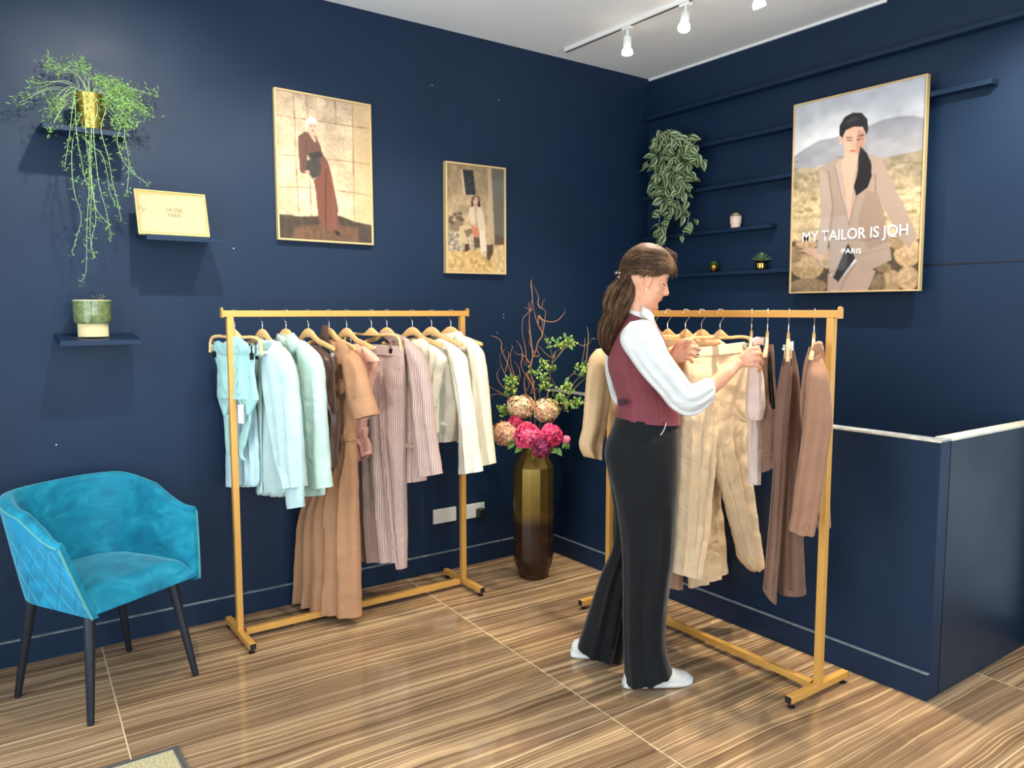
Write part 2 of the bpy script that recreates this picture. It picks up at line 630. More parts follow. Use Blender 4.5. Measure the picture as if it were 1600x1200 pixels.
track(2.915, 3.56, 2.975, -0.6, 'long white light track on the ceiling near the bookless ledge wall')
spotlight(2.925, 3.07, (2.93, 3.05, 1.0), 'lit track spotlight pointing straight down, nearest the room corner', 0.9, col=WARM_COL)
spotlight(2.935, 2.68, (2.25, 2.25, 0.9), 'lit track spotlight tilted towards the garments, second from the corner', 1.2, col=WARM_COL)
spotlight(2.945, 2.29, (3.6, 2.3, 1.7), 'track spotlight aimed at the large poster, only its tip in view', 0.36)
spotlight(2.955, 1.75, (2.35, 1.65, 0.5), 'track spotlight above the right clothes rack, outside the view', 1.7, 84, col=WARM_COL)
spotlight(2.962, 1.45, (2.3, 0.9, 0.0), 'track spotlight lighting the bare floor by the half wall, outside the view', 0.8, 90, col=WARM_COL)
spotlight(2.965, 1.20, (3.73, 1.45, 1.75), 'track spotlight washing the wall right of the poster, outside the view', 1.0, 90)
track(0.25, 2.33, 2.3, 2.33, 'white light track facing the left wall, outside the view')
spotlight(0.64, 2.33, (0.60, 3.7, 1.6), 'track spotlight washing the plant shelves, outside the view', 1.0, 95)
spotlight(1.32, 2.33, (1.5, 3.6, 1.5), 'track spotlight washing the two portraits, outside the view', 0.52, 80)
spotlight(2.0, 2.33, (2.1, 3.5, 1.0), 'track spotlight washing the left clothes rack, outside the view', 0.56, 80)

# ------------------------------------------------------------------ clothes racks
BAR_Z = 1.457


def make_rack(cx, cy, length, rz, label):
    r = empty('clothes_rack', (cx, cy, 0), rz, label, 'clothes rack', 'gold clothes racks')
    h, q, L = length / 2, 0.0135, BAR_Z
    kw = dict(local=True, bevel=0.0015)
    MB().box(-h, h, -q, q, L - 0.027, L).build('top_rail', M_gold_paint, r, **kw)
    MB().box(-h + .055, h - .055, -q, q, 0.02, 0.046).build('bottom_rail', M_gold_paint, r, **kw)
    for s in (-1, 1):
        MB().box(s * (h - .03) - q, s * (h - .03) + q, -q, q, 0.046, L - 0.027).build('post', M_gold_paint, r, **kw)
        b = MB()
        prof = [(-q - .002, L - .03), (q + .002, L - .03)] + [((q + .002) * math.cos(a), L + .002 + (q - .002) * math.sin(a)) for a in np.linspace(0, PI, 9)]
        b.hexa([(s * h, y, z) for y, z in prof], [(s * (h + .005), y, z) for y, z in prof])
        b.build('end_plate', M_gold_paint, r, local=True, recalc=True)
        f = MB().box(s * (h - .03) - q, s * (h - .03) + q, -.185, .185, 0.02, 0.0465).build('foot', M_gold_paint, r, **kw)
        for e in (-1, 1):
            MB().box(s * (h - .03) - q + .001, s * (h - .03) + q - .001, min(e * .184, e * .188), max(e * .184, e * .188), .021, .0455).build('end_cap', M_black, f, local=True)
            MB().lathe([(.014, 0), (.014, .004), (.006, .007), (.004, .021)], (s * (h - .03), e * .165, 0), 14).build('leveling_foot', M_black, f, local=True)
    return r


R1Y, R2X = 3.41, 2.59
make_rack((0.915 + 2.14) / 2, R1Y, 2.14 - 0.915, 0, 'gold metal clothes rack against the left wall, hung with mint to ivory clothes')
make_rack(R2X, (1.60 + 2.83) / 2, 2.83 - 1.60, PI / 2, 'gold metal clothes rack in front of the half wall, hung with beige and brown clothes')

# ------------------------------------------------------------------ hangers: one of each kind, then copies
HOOK = [(0, 0, -.085), (0, 0, -.052), (.004, 0, -.046), (.018, 0, -.030), (.0185, 0, -.008), (.014, 0, .0015), (.005, 0, .005), (-.006, 0, .0048), (-.014, 0, .001), (-.0175, 0, -.007), (-.017, 0, -.012)]


def hook_part(r):
    MB().tube(catmull(HOOK, 30), 0.0019, 8).build('hook', M_chrome, r, local=True)


def make_shoulder_hanger():
    r = empty('wooden_hanger', (0, 0, 0))
    hook_part(r)
    b = MB()
    rows = []
    for s in np.linspace(-.195, .195, 45):
        a = abs(s)
        zt = -.080 - .030 * smoothstep(0.012, .085, a) - .055 * (a / .215) ** 1.25
        hgt = .042 - .018 * smoothstep(0.0, .1, a) - .006 * smoothstep(.12, .215, a)
        w = .0062 + .002 * smoothstep(.1, .2, a)
        y = .008 * (a / .215) ** 2
        if a > .18: hgt *= 0.85
        ring = []
        for k in range(12):
            t = 2 * PI * k / 12
            ring.append((s, y + w * math.copysign(abs(math.cos(t)) ** .6, math.cos(t)), zt - hgt / 2 + hgt / 2 * math.copysign(abs(math.sin(t)) ** .6, math.sin(t))))
        rows.append(ring)
    b.grid(rows, close=True)
    n = len(b.v)
    b.f += [tuple(range(11, -1, -1)), tuple(range(n - 12, n))]
    b.m += [0, 0]
    b.build('shoulder_bar', M_wood, r, local=True)
    return r


def make_clip_hanger():
    r = empty('clip_hanger', (0, 0, 0))
    hook_part(r)
    b = MB()
    rows = []
    for s in np.linspace(-.06, .06, 21):
        a = abs(s)
        zt = -.080 - .031 * smoothstep(0, .06, a)
        zb = -.119 - .001 * smoothstep(0, .06, a)
        rows.append([(s, .006 * math.cos(t), (zt + zb) / 2 + (zt - zb) / 2 * math.sin(t)) for t in np.linspace(0, 2 * PI, 13)[:-1]])
    b.grid(rows, close=True)
    path = [(-.188, 0, -.185), (-.186, 0, -.165), (-.180, 0, -.135), (-.166, 0, -.119), (-.145, 0, -.1145), (-.05, 0, -.1145), (.05, 0, -.1145), (.145, 0, -.1145), (.166, 0, -.119), (.180, 0, -.135), (.186, 0, -.165), (.188, 0, -.185)]
    b.tube(catmull(path, 50), .0068, 10)
    b.build('wooden_frame', M_wood, r, local=True)
    MB().tube([(-.184, 0, -.160), (.184, 0, -.160)], .0014, 8).build('wire', M_chrome, r, local=True)
    for s in (-1, 1):
        x = s * .135
        c = MB()
        c.box(x - .008, x + .008, -.0125, -.0105, -.188, -.146).box(x - .008, x + .008, .0105, .0125, -.188, -.146)
        for y in (-.014, .014):
            c.tube([(x - .010, y, -.142), (x + .010, y, -.142)], .0065, 12)
        cl = c.build('clip', M_chrome, r, local=True, bevel=.0006)
        MB().box(x - .0095, x + .0095, -.0155, -.0105, -.206, -.178).box(x - .0095, x + .0095, .0105, .0155, -.206, -.178).build('rubber_tip', M_black, cl, local=True)
    return r


PROTO = {'wood': make_shoulder_hanger(), 'clip': make_clip_hanger()}
USED = set()
GH1, GH2 = 'wooden hangers on the left rack', 'wooden hangers on the right rack'


def hang(kind, x, y, az, label, group):
    o = PROTO[kind] if kind not in USED else copy_tree(PROTO[kind])
    USED.add(kind)
    o.location = (x, y, BAR_Z + .0005)
    o.rotation_euler = (0, 0, math.radians(az))
    tag(o, label, 'hanger', group)
    return o


# ------------------------------------------------------------------ garments
class Depth:
    """surface square to the camera's axis at a fixed distance"""
    def __init__(self, depth):
        self.z = depth
        self.n = Vector((-_fw.x, -_fw.y, 0)).normalized()

    def __call__(self, x, y, dn=0.0): return at(x, y, self.z - dn)


def cloth_tube(mb, plane, rows, thick, n=28, m=34, fold=(0.0, 3), seed=0, power=0.8, cap=True, hem=True, taper_top=1.0, ramp=(0.0, 0.5), crumple=.0028):
    """a hollow run of cloth (sleeve, leg, body): rows of left and right edge points given on an upright plane"""
    R = catmull([tuple(r) + (0.0,) * (5 - len(r)) for r in rows], m)
    g = random.Random(seed * 31 + 5)
    ph = [g.uniform(0, 2 * PI) for _ in range(6)]
    th = thick if isinstance(thick, tuple) else (thick, thick)
    rings, uvs, vlen, prev = [], [], 0.0, None
    for i, (xl, yl, xr, yr, dn) in enumerate(R):
        v = i / (m - 1)
        Lp, Rp = plane(xl, yl, dn), plane(xr, yr, dn)
        c, h = (Lp + Rp) / 2, (Rp - Lp) / 2
        t = th[0] + (th[1] - th[0]) * v
        t = min(t, h.length * 1.05)
        if taper_top < 1: t *= taper_top + (1 - taper_top) * smoothstep(0, 0.12, v)
        amp = fold[0] * smoothstep(ramp[0], ramp[1], v)
        if prev is not None: vlen += (c - prev).length
        prev = c
        ring, uv, ulen, lastp = [], [], 0.0, None
        for k in range(n + 1):
            a = 2 * PI * k / n
            u, s = -math.cos(a), math.sin(a)
            f = amp * (math.sin(2 * PI * (fold[1] * u * .5 + .10 * math.sin(4 * v + ph[0])) + ph[1]) + .55 * math.sin(2 * PI * (fold[1] * .93 * u + .12 * math.sin(3 * v + ph[2])) + ph[3])) * (1 - abs(u) ** 6)
            f += 0.25 * fold[0] * math.sin(9 * v + 3 * u + ph[4]) * (1 - u * u)
            p = c + h * u + plane.n * (math.copysign(abs(s) ** power, s) * t + f)
            if crumple:
                q = Vector((p.x * 13 + seed, p.y * 13, p.z * 17))
                p = p + plane.n * (crumple * min(1, t / .02) * (noise.noise(q) + .6 * noise.noise(q * 2.3)))
            if lastp is not None: ulen += (p - lastp).length
            lastp = p
            ring.append(p)
            uv.append((ulen, -vlen))
        rings.append(ring)
        uvs.append(uv)
    if hem:
        for q, up in ((0.93, 0.0), (0.92, 0.35)):
            c = sum((Vector(p) for p in rings[m - 1][:-1]), Vector()) / n
            back = (Vector(sum((Vector(p) for p in rings[m - 2][:-1]), Vector()) / n) - c)
            rings.append([c + (Vector(p) - c) * q + back * up * 1.2 for p in rings[m - 1]])
            uvs.append(uvs[m - 1])
    vs, fs, us = [], [], []
    for r, u in zip(rings, uvs):
        vs += r
        us += u
    w = n + 1
    for i in range(len(rings) - 1):
        for k in range(n):
            fs.append((i * w + k, i * w + k + 1, (i + 1) * w + k + 1, (i + 1) * w + k))
    if cap:
        fs.append(tuple(range(n - 1, -1, -1)))
    mb.add(vs, fs, us)
    return mb


def cloth(name, mat, parent, plane, rows, thick, **kw):
    return cloth_tube(MB(), plane, rows, thick, **kw).build(name, mat, parent, sharp=75, merge=0.00005)


def plate(name, mat, parent, plane, pts, off=0.0, thick=0.003, bend=0.0):
    """a flat piece of cloth or card with thickness, outlined on the plane; off lifts it towards the camera"""
    P = [plane(x, y, off) for x, y in pts]
    n = plane.n * thick
    c = sum(P, Vector()) / len(P)
    k = len(P)
    front = [p + n for p in P]
    inner = [c + (p - c) * 0.75 + n * 1.6 + plane.n * bend for p in front]
    vs = P + front + inner
    fs = [tuple(range(k - 1, -1, -1))]
    for i in range(k):
        j = (i + 1) % k
        fs.append((i, j, k + j, k + i))
        fs.append((k + i, k + j, 2 * k + j, 2 * k + i))
    fs.append(tuple(range(2 * k, 3 * k)))
    return MB().add(vs, fs).build(name, mat, parent, sharp=50, recalc=True)


def button(mat, parent, plane, x, y, off, r=0.006):
    c = plane(x, y, off)
    q = plane.n.to_track_quat('Z', 'Y').to_matrix()
    b = MB().lathe([(r * .55, .0022), (r * .8, .003), (r, .002), (r, -.001)][::-1], n=14)
    b.v = [tuple(q @ Vector(p) + c) for p in b.v]
    return b.build('button', mat, parent)


def garment(name, label, cat, group, hook):
    return empty(name, (hook[0], hook[1], 1.30), 0, label, cat, group)


M_mint = fabric('mint_linen', (184, 210, 197), wrinkle=.9, wscale=12)
M_mint_vest = fabric('pale_mint_linen', (156, 198, 194), wrinkle=.9, wscale=14)
M_pale_blue = fabric('pale_blue_crepe', (178, 202, 200), rough=.7, wrinkle=.35)
M_iceblue = fabric('ice_blue_pleats', (180, 208, 216), rough=.7, wrinkle=.3)
M_choc = fabric('chocolate_satin', (88, 66, 54), rough=.38, wrinkle=.6, spec=.5)
M_tan = fabric('tan_cotton', (174, 130, 96), rough=.7, wrinkle=.5)
M_peach = fabric('peach_crepe', (226, 168, 142), rough=.7, wrinkle=.4)
M_pinkbelt = fabric('dusty_pink_crepe', (196, 146, 132), rough=.7, wrinkle=.5)
M_strp = fabric('brown_striped_linen', (172, 143, 132), wrinkle=.7, stripes=((228, 212, 204), .0105, .16))
M_cream = fabric('cream_crepe', (240, 232, 204), rough=.7, wrinkle=.5)
M_ivory = fabric('white_satin_twill', (236, 232, 216), rough=.6, wrinkle=.6)
M_ivory2 = fabric('ivory_wool', (234, 225, 200), rough=.8, wrinkle=.35)
M_label = plain('black_woven_label', (20, 20, 24), 0.7)
M_paper = plain('white_card', (238, 238, 236), 0.6, var=.02)
M_cord = plain('pale_string', (220, 214, 190), 0.7)
GG1, GG2 = 'clothes hanging on the left rack', 'clothes hanging on the right rack'


def p1(x, a, off=0.0): return Plane(x, R1Y, 90 + a, off)


def pricetag(parent, plane, quad, off, string_to):
    plate('price_tag', M_paper, parent, plane, quad, off, .001)
    a = plane(*string_to, off)
    c = plane((quad[0][0] + quad[1][0]) / 2, (quad[0][1] + quad[1][1]) / 2, off + .001)
    MB().tube([a, (a + c) / 2 + Vector((0, 0, -.002)), c], .0008, 6).build('tag_string', M_cord, parent)


HK1 = [on_y(x, 490, R1Y).x for x in (365.5, 409, 446, 481, 513.5, 541, 580, 604, 644, 674, 704)]
A1 = [18, 12, 14, 14, 14, 14, 20, 16, 20, 22, 24]

# 1 mint waistcoat on the clip hanger
x, a = HK1[0], A1[0]
hang('clip', x, R1Y, 90 + a, 'wooden clip hanger holding the mint halter waistcoat', GH1)
g = garment('halter_waistcoat', 'mint green buttoned halter waistcoat clipped to the first hanger', 'waistcoat', GG1, (x, R1Y))
P = p1(x, a)
cloth('front_panel', M_mint_vest, g, P, [(331, 538, 398, 541), (333.5, 550, 398.5, 556), (339, 572, 398, 575), (340, 598, 400, 600), (340, 620, 403.5, 625)], (.009, .024), fold=(.006, 2.5), seed=1, hem=False)
cloth('front_point', M_mint_vest, g, P, [(366, 617, 403.5, 624), (376, 632, 398, 635), (387, 647, 392, 648)], .014, m=10, seed=2, hem=False)
cloth('front_point', M_mint_vest, g, P, [(340, 618, 368, 616), (345, 635, 360, 632), (352, 651, 355, 651)], .014, m=10, seed=3, hem=False)
plate('ruffled_top', M_mint_vest, g, P, [(331, 539), (341, 532), (349, 536), (357, 531), (368.5, 524.5), (376, 528), (384, 534), (389, 537.5), (398, 540), (398, 552), (380, 556), (350, 556), (333, 550)], .006, .003, .003)
cloth('halter_strap', M_mint_vest, g, P, [(386, 644, 393, 646), (383, 660, 391, 662), (377, 675, 388, 677), (374, 690, 385, 692), (372, 703, 380, 705), (374, 714, 381, 715), (379, 719, 384, 719)], .004, m=24, n=12, seed=4)
cloth('halter_strap', M_mint_vest, g, P, [(349, 648, 357, 648), (351, 672, 357, 672), (352, 692, 358, 692), (354, 712, 359, 712)], .004, m=16, n=12, seed=5)
for by, bx in ((541, 367), (558, 367.5), (577.5, 368), (597, 370), (615.5, 371.5)):
    button(M_mint_vest, g, P, bx, by, .028)
pricetag(g, P, [(372, 632), (380.5, 632), (381, 662), (372.5, 661)], .03, (374, 622))

# 2 ice blue pleated piece and pale blue pussy-bow blouse
x, a = HK1[1], A1[1]
hang('wood', x, R1Y, 90 + a, 'wooden hanger inside the pale blue bow-neck blouse', GH1)
g = garment('pleated_skirt', 'ice blue pleated skirt hanging behind the mint waistcoat', 'skirt', GG1, (x - .05, R1Y))
P = p1(HK1[0] + .055, A1[0])
cloth('skirt', M_iceblue, g, P, [(350, 555, 397, 560), (354, 640, 400, 640), (354, 700, 404, 700), (354, 748, 404, 756), (354, 760, 402, 760)], .02, fold=(.008, 7), seed=6, n=72)
g = garment('bow_blouse', 'pale blue bow-neck blouse with a long buttoned cuff', 'blouse', GG1, (x, R1Y))
P = p1(x, a)
cloth('body', M_pale_blue, g, P, [(402, 537, 436, 533), (399, 560, 452, 560), (399, 620, 458, 620), (400, 690, 462, 700), (402, 740, 462, 760), (403, 769, 446, 776)], .035, fold=(.008, 4), seed=7, taper_top=.5)
cloth('sleeve', M_pale_blue, g, P, [(414, 534, 426, 531, .035), (411, 552, 447, 549, .035), (411, 577, 460, 575, .04), (416, 622, 466, 618, .045), (426, 680, 471, 680, .05), (438, 735, 473, 735, .05), (448.5, 761, 473, 760, .05)], .034, fold=(.010, 3), seed=8, m=44, hem=False, taper_top=.5)
cloth('cuff', M_pale_blue, g, P, [(448.5, 759, 473.5, 758, .05), (449, 778, 474, 776, .05), (449.6, 795, 474.5, 791.5, .05)], .020, m=10, seed=9)
for by in (766, 773, 780, 787): button(M_pale_blue, g, P, 471.5, by, .066, .004)
plate('bow_tie', M_pale_blue, g, P, [(402.5, 551.5), (404, 545), (410, 539.5), (419, 531), (424, 534), (419, 547), (423, 553), (407, 561)], .06, .012, .008)
cloth('tie_tail', M_pale_blue, g, P, [(404, 555, 409, 556, .06), (403, 600, 409, 600, .05), (402, 700, 409, 700, .04), (402, 772, 410, 770, .04)], .005, m=24, n=12, seed=3)
plate('collar', M_pale_blue, g, P, [(401, 528), (409, 529), (416, 533), (418, 538), (408, 544), (402, 540)], .012, .006)
plate('neck_label', M_label, g, P, [(408, 542), (413, 535), (416, 533), (413, 541)], .03, .001)

# 3 mint blazer
x, a = HK1[2], A1[2]
hang('wood', x, R1Y, 90 + a, 'wooden hanger inside the mint green blazer', GH1)
g = garment('mint_blazer', 'mint green linen blazer with a notched lapel, third garment from the left', 'blazer', GG1, (x, R1Y))
P = p1(x, a)
cloth('body', M_mint, g, P, [(433, 521, 461, 524), (432, 535, 478, 545), (436, 570, 493, 575), (445, 640, 498, 640), (450, 700, 502, 700), (456, 774, 505.5, 773.5)], .034, fold=(.006, 3), seed=10, taper_top=.5)
cloth('sleeve', M_mint, g, P, [(468, 531, 477, 535, .03), (466, 545, 492, 549, .035), (469, 572, 503, 572, .04), (472, 604, 506, 604, .045), (474, 660, 509, 660, .05), (474, 715, 512.5, 715, .05), (473.6, 763.6, 516.5, 761, .05)], .034, fold=(.006, 2), seed=11, m=44, taper_top=.5)
plate('lapel', M_mint, g, P, [(459.5, 520), (465, 530.5), (464, 548), (457, 556), (451, 549.5), (447, 530), (452, 523)], .05, .005, .004)
plate('collar', M_mint, g, P, [(435.5, 523), (445, 526), (450, 531), (452, 548), (441, 541), (434, 532)], .042, .005)
plate('neck_label', M_label, g, P, [(445, 536), (450, 535.5), (450.5, 541.5), (445.5, 542)], .049, .001)
for by in (741, 748, 755): button(M_mint, g, P, 512, by, .08, .005)

# 4 chocolate satin top
x, a = HK1[3], A1[3]
hang('wood', x, R1Y, 90 + a, 'wooden hanger inside the chocolate satin top', GH1)
g = garment('satin_camisole', 'dark brown satin sleeveless top between the mint blazer and the tan dress', 'top', GG1, (x, R1Y))
P = p1(x, a)
cloth('body', M_choc, g, P, [(486, 539, 499, 542), (489, 550, 516, 560), (497, 580, 515, 590), (502, 620, 515, 620), (504, 645, 526, 644), (506, 690, 525, 692), (509, 731, 524, 731)], .030, fold=(.007, 3), seed=12, taper_top=.5)
cloth('armhole_strap', M_choc, g, P, [(512, 553, 521, 560, .02), (517, 566, 523, 568, .02), (518, 590, 523, 590, .02), (519, 615, 524, 615, .02), (520, 640, 526, 642, .02)], .006, m=20, n=12, seed=13)

# 5 tan shirt dress
x, a = HK1[4], A1[4]
hang('wood', x, R1Y, 90 + a, 'wooden hanger inside the long tan shirt dress', GH1)
g = garment('shirt_dress', 'long tan brown shirt dress with a cuffed short sleeve, reaching nearly to the floor', 'dress', GG1, (x, R1Y))
P = p1(x, a)
cloth('bodice', M_tan, g, P, [(508, 530, 540, 538), (520, 552, 550, 556), (521, 590, 550, 600), (521, 640, 555, 645), (522, 683, 553, 683)], .034, fold=(.008, 3), seed=14, taper_top=.5)
cloth('skirt', M_tan, g, P, [(523, 680, 553, 680), (510, 720, 555, 720), (490, 760, 556.5, 760), (474, 800, 557.5, 800), (468, 870, 559.5, 870), (465, 934, 560, 964)], (.034, .075), fold=(.018, 5), seed=15, n=72, m=44, ramp=(0, .35))
cloth('waistband', M_tan, g, P, [(522, 676, 554, 676), (521.5, 682, 554.5, 682), (522, 688, 554.5, 688)], .038, m=6, seed=1, hem=False)
cloth('sleeve', M_tan, g, P, [(539, 544, 550, 548, .03), (538, 566, 563, 566, .04), (540, 592, 572, 590, .05), (543, 616, 578, 612, .055), (545, 632, 582, 628, .055), (551, 644, 585, 641, .055), (559, 655, 586, 648, .055)], .036, fold=(.006, 2), seed=16, taper_top=.5)
cloth('sleeve_cuff', M_tan, g, P, [(545, 629, 580, 617, .055), (551, 643, 585.5, 636, .055), (559, 656, 588, 647, .055)], .042, m=10, seed=17, cap=False)
plate('collar', M_tan, g, P, [(530.5, 530), (538, 535.5), (546, 544), (544, 572), (537, 571), (530, 570.5), (524, 583), (523, 560)], .052, .006, .004)
plate('collar_stand', M_choc, g, P, [(505, 508), (513, 508.5), (514.5, 548), (507, 544), (499, 535)], .034, .004)
plate('pocket_flap', M_tan, g, P, [(522, 600), (538, 598), (538.5, 613), (533, 618), (523, 607)], .046, .004)
pricetag(g, P, [(517, 551.5), (525, 551.5), (525.5, 571), (517.5, 569)], .052, (521, 536))

# 6 peach blouse with tie belt
x, a = HK1[5], A1[5]
hang('wood', x, R1Y, 90 + a, 'wooden hanger inside the peach belted blouse', GH1)
g = garment('belted_blouse', 'peach cap-sleeve blouse with a tied belt, between the tan dress and striped trousers', 'blouse', GG1, (x, R1Y))
P = p1(x, a)
cloth('body', M_peach, g, P, [(550, 538, 561, 537), (549, 552, 585, 556), (549, 570, 588, 574), (550, 590, 584, 590), (551, 612, 579, 612), (552, 656, 571, 656)], .03, fold=(.007, 3), seed=18, taper_top=.5, hem=False)
cloth('cap_sleeve', M_peach, g, P, [(566, 541, 574, 545, .025), (568, 553, 590, 559, .03), (572, 566, 593, 564, .03)], .018, m=12, seed=19)
cloth('peplum', M_pinkbelt, g, P, [(552, 652, 571, 652), (552, 680, 569, 680), (552, 700, 575, 695), (553, 723.5, 578, 709)], .032, fold=(.008, 4), seed=20)
cloth('tie_belt', M_pinkbelt, g, P, [(551, 668, 571, 668), (551, 675, 571.5, 675), (551, 682, 571, 682)], .036, m=6, seed=21, hem=False)
cloth('tie_belt_end', M_pinkbelt, g, P, [(565, 670, 571, 672, .035), (564, 682, 572, 681, .035), (568, 690, 576, 690, .03), (570, 706, 578, 702, .03)], .004, m=12, n=12, seed=22)

# 7 striped trousers on a clip hanger
x, a = HK1[6], A1[6]
hang('clip', x, R1Y, 90 + a, 'wooden clip hanger holding the striped trousers', GH1)
g = garment('striped_trousers', 'wide brown and white pinstriped trousers clipped by the waistband', 'trousers', GG1, (x, R1Y))
P = p1(x, a)
cloth('waistband', M_strp, g, P, [(567, 537, 630.5, 541), (566.5, 545, 631, 549), (566, 553, 631, 556)], (.007, .020), m=8, seed=24)
cloth('leg', M_strp, g, P, [(566.5, 549, 607, 551), (564, 562, 606, 563, .004), (562, 600, 604, 600, .008), (560, 650, 604, 650, .008), (559, 700, 607, 700, .008), (558, 760, 612, 760, .008), (560, 840, 619, 840, .008), (562, 876, 624, 878, .008)], .034, fold=(.009, 3), seed=25, n=48, m=50, taper_top=.35)
cloth('leg', M_strp, g, P, [(590, 550, 631, 553), (592, 562, 632, 564), (594, 600, 632.5, 600), (596, 650, 632.5, 650), (600, 700, 632, 700), (608, 760, 632, 760), (617, 840, 632.5, 840), (623, 888, 632.8, 888)], .034, fold=(.006, 2), seed=26, n=40, m=50, taper_top=.35)
plate('waist_label', M_paper, g, P, [(571, 540), (587, 541.5), (587, 545.5), (571, 544)], .028, .001)
plate('pocket_welt', M_strp, g, P, [(615, 556), (617, 556), (626, 578), (624.5, 579)], .034, .003)

# 8 striped blazer
x, a = HK1[7], A1[7]
hang('wood', x, R1Y, 90 + a, 'wooden hanger inside the striped blazer', GH1)
g = garment('striped_blazer', 'brown and white pinstriped blazer hanging behind the matching trousers', 'blazer', GG1, (x, R1Y))
P = p1(x, a)
cloth('body', M_strp, g, P, [(592, 519, 631, 526), (604, 530, 644, 545), (618, 560, 653, 565), (628, 620, 660, 620), (631, 690, 662, 690), (632, 754, 663, 751)], .034, fold=(.005, 3), seed=27, n=48, taper_top=.5)
cloth('sleeve', M_strp, g, P, [(632, 527, 640, 533, .03), (636, 545, 655, 549, .035), (641, 575, 667, 575, .04), (645, 610, 673, 608, .045), (647, 660, 678.5, 660, .05), (650, 700, 683.5, 700, .05), (652, 746, 689.6, 740, .05)], .036, fold=(.006, 2), seed=28, n=48, m=44, taper_top=.5)
plate('collar', M_strp, g, P, [(596, 517), (612, 519), (628, 524), (632, 532), (622, 545), (606, 533)], .04, .005)
plate('neck_label', M_label, g, P, [(601, 530), (611, 532), (611, 537.5), (602, 535.5)], .05, .001)
plate('pocket_flap', M_strp, g, P, [(633, 693), (648, 694), (648.5, 701), (633, 700)], .046, .003)

# 9 cream top
x, a = HK1[8], A1[8]
hang('wood', x, R1Y, 90 + a, 'wooden hanger inside the cream short-sleeved top', GH1)
g = garment('cream_tee', 'cream short-sleeved top between the striped blazer and the white jacket', 'top', GG1, (x, R1Y))
P = p1(x, a)
cloth('body', M_cream, g, P, [(642, 530, 664, 529), (644, 545, 686, 553), (655, 570, 690, 572), (664, 605, 686, 600), (668, 650, 684, 650), (670, 676, 684, 676)], .032, fold=(.008, 3), seed=29, taper_top=.5)
cloth('short_sleeve', M_cream, g, P, [(670, 538, 680, 543, .03), (670, 556, 696, 559, .035), (671, 585, 690, 582, .035), (672, 622, 683, 618, .035), (673, 640, 680, 638, .035)], .026, fold=(.006, 2), seed=30, taper_top=.5)

# 10 white cropped jacket
x, a = HK1[9], A1[9]
hang('wood', x, R1Y, 90 + a, 'wooden hanger inside the white cropped jacket', GH1)
g = garment('cropped_jacket', 'white cropped jacket with a hip pocket flap, second garment from the right end', 'jacket', GG1, (x, R1Y))
P = p1(x, a)
cloth('body', M_ivory, g, P, [(670, 535, 702, 534), (684, 558, 712, 566), (684, 600, 714, 600), (679, 640, 714, 640), (678, 662, 711, 668), (679.5, 690, 707, 690)], .034, fold=(.007, 3), seed=31, taper_top=.5)
cloth('sleeve', M_ivory, g, P, [(698, 534, 711, 541, .03), (702, 555, 726, 557, .035), (708, 583, 731, 583, .04), (713, 612, 735, 612, .045), (718, 650, 741, 650, .05), (718.5, 700, 748, 700, .05), (717.7, 740.5, 754, 736, .05)], .036, fold=(.008, 2), seed=32, m=44, taper_top=.5)
plate('collar', M_ivory, g, P, [(676, 532), (688, 529), (697, 532), (706, 540), (700, 548), (688, 542), (678, 540)], .045, .005, .004)
plate('neck_label', M_label, g, P, [(671.5, 534), (678, 535.5), (677.5, 539.5), (671.5, 538)], .036, .001)
plate('pocket_flap', M_ivory, g, P, [(680, 657), (704, 661), (703, 667), (680, 663)], .046, .003)

# 11 ivory blazer
x, a = HK1[10], A1[10]
hang('wood', x, R1Y, 90 + a, 'wooden hanger inside the ivory blazer', GH1)
g = garment('ivory_blazer', 'ivory blazer with notched lapels, last garment at the right end of the rack', 'blazer', GG1, (x, R1Y))
P = p1(x, a)
cloth('body', M_ivory2, g, P, [(676, 524, 720, 521), (690, 536, 735, 537), (706, 560, 745, 562), (711, 620, 750, 640), (709, 685, 742, 700)], .036, fold=(.006, 3), seed=33, taper_top=.5)
cloth('sleeve', M_ivory2, g, P, [(725, 525, 737, 530, .03), (730, 542, 752, 547, .035), (735, 570, 758, 570, .04), (738, 601, 761.5, 601, .045), (742, 650, 766, 650, .05), (747, 690, 770, 690, .05), (752.5, 728, 774, 723.5, .05)], .036, fold=(.006, 2), seed=34, m=44, taper_top=.5)
plate('collar', M_ivory2, g, P, [(673, 524), (690, 522), (706, 520), (716, 517), (721, 521), (728, 535), (718, 540), (704, 533), (684, 533)], .042, .006)
plate('lapel', M_ivory2, g, P, [(716, 517), (721.5, 519), (733, 543), (727, 549), (723, 546), (724, 575), (713, 545), (709, 528)], .050, .005, .003)
plate('neck_label', M_label, g, P, [(703, 534), (712, 533), (712, 537), (704, 538)], .055, .001)

# ------------------------------------------------------------------ right rack
M_beige = fabric('beige_linen', (240, 212, 172), rough=.75, wrinkle=.9, wscale=12)
M_beige2 = fabric('beige_satin', (204, 168, 124), rough=.5, wrinkle=.8, spec=.4)
M_beige3 = fabric('sand_crepe', (226, 194, 156), rough=.7, wrinkle=.5)
M_rosebeige = fabric('rose_beige_wool', (184, 146, 122), rough=.75, wrinkle=.5)
M_palepink = fabric('pale_pink_linen', (230, 206, 192), rough=.75, wrinkle=.8)
M_taupe = fabric('taupe_wool', (140, 106, 88), rough=.8, wrinkle=.4)
M_taupe2 = fabric('brown_wool', (122, 92, 76), rough=.8, wrinkle=.5)
M_taupe3 = fabric('rosy_taupe_wool', (152, 112, 88), rough=.8, wrinkle=.35)
M_lining = fabric('black_satin_lining', (42, 44, 40), rough=.3, wrinkle=.9, spec=.5)

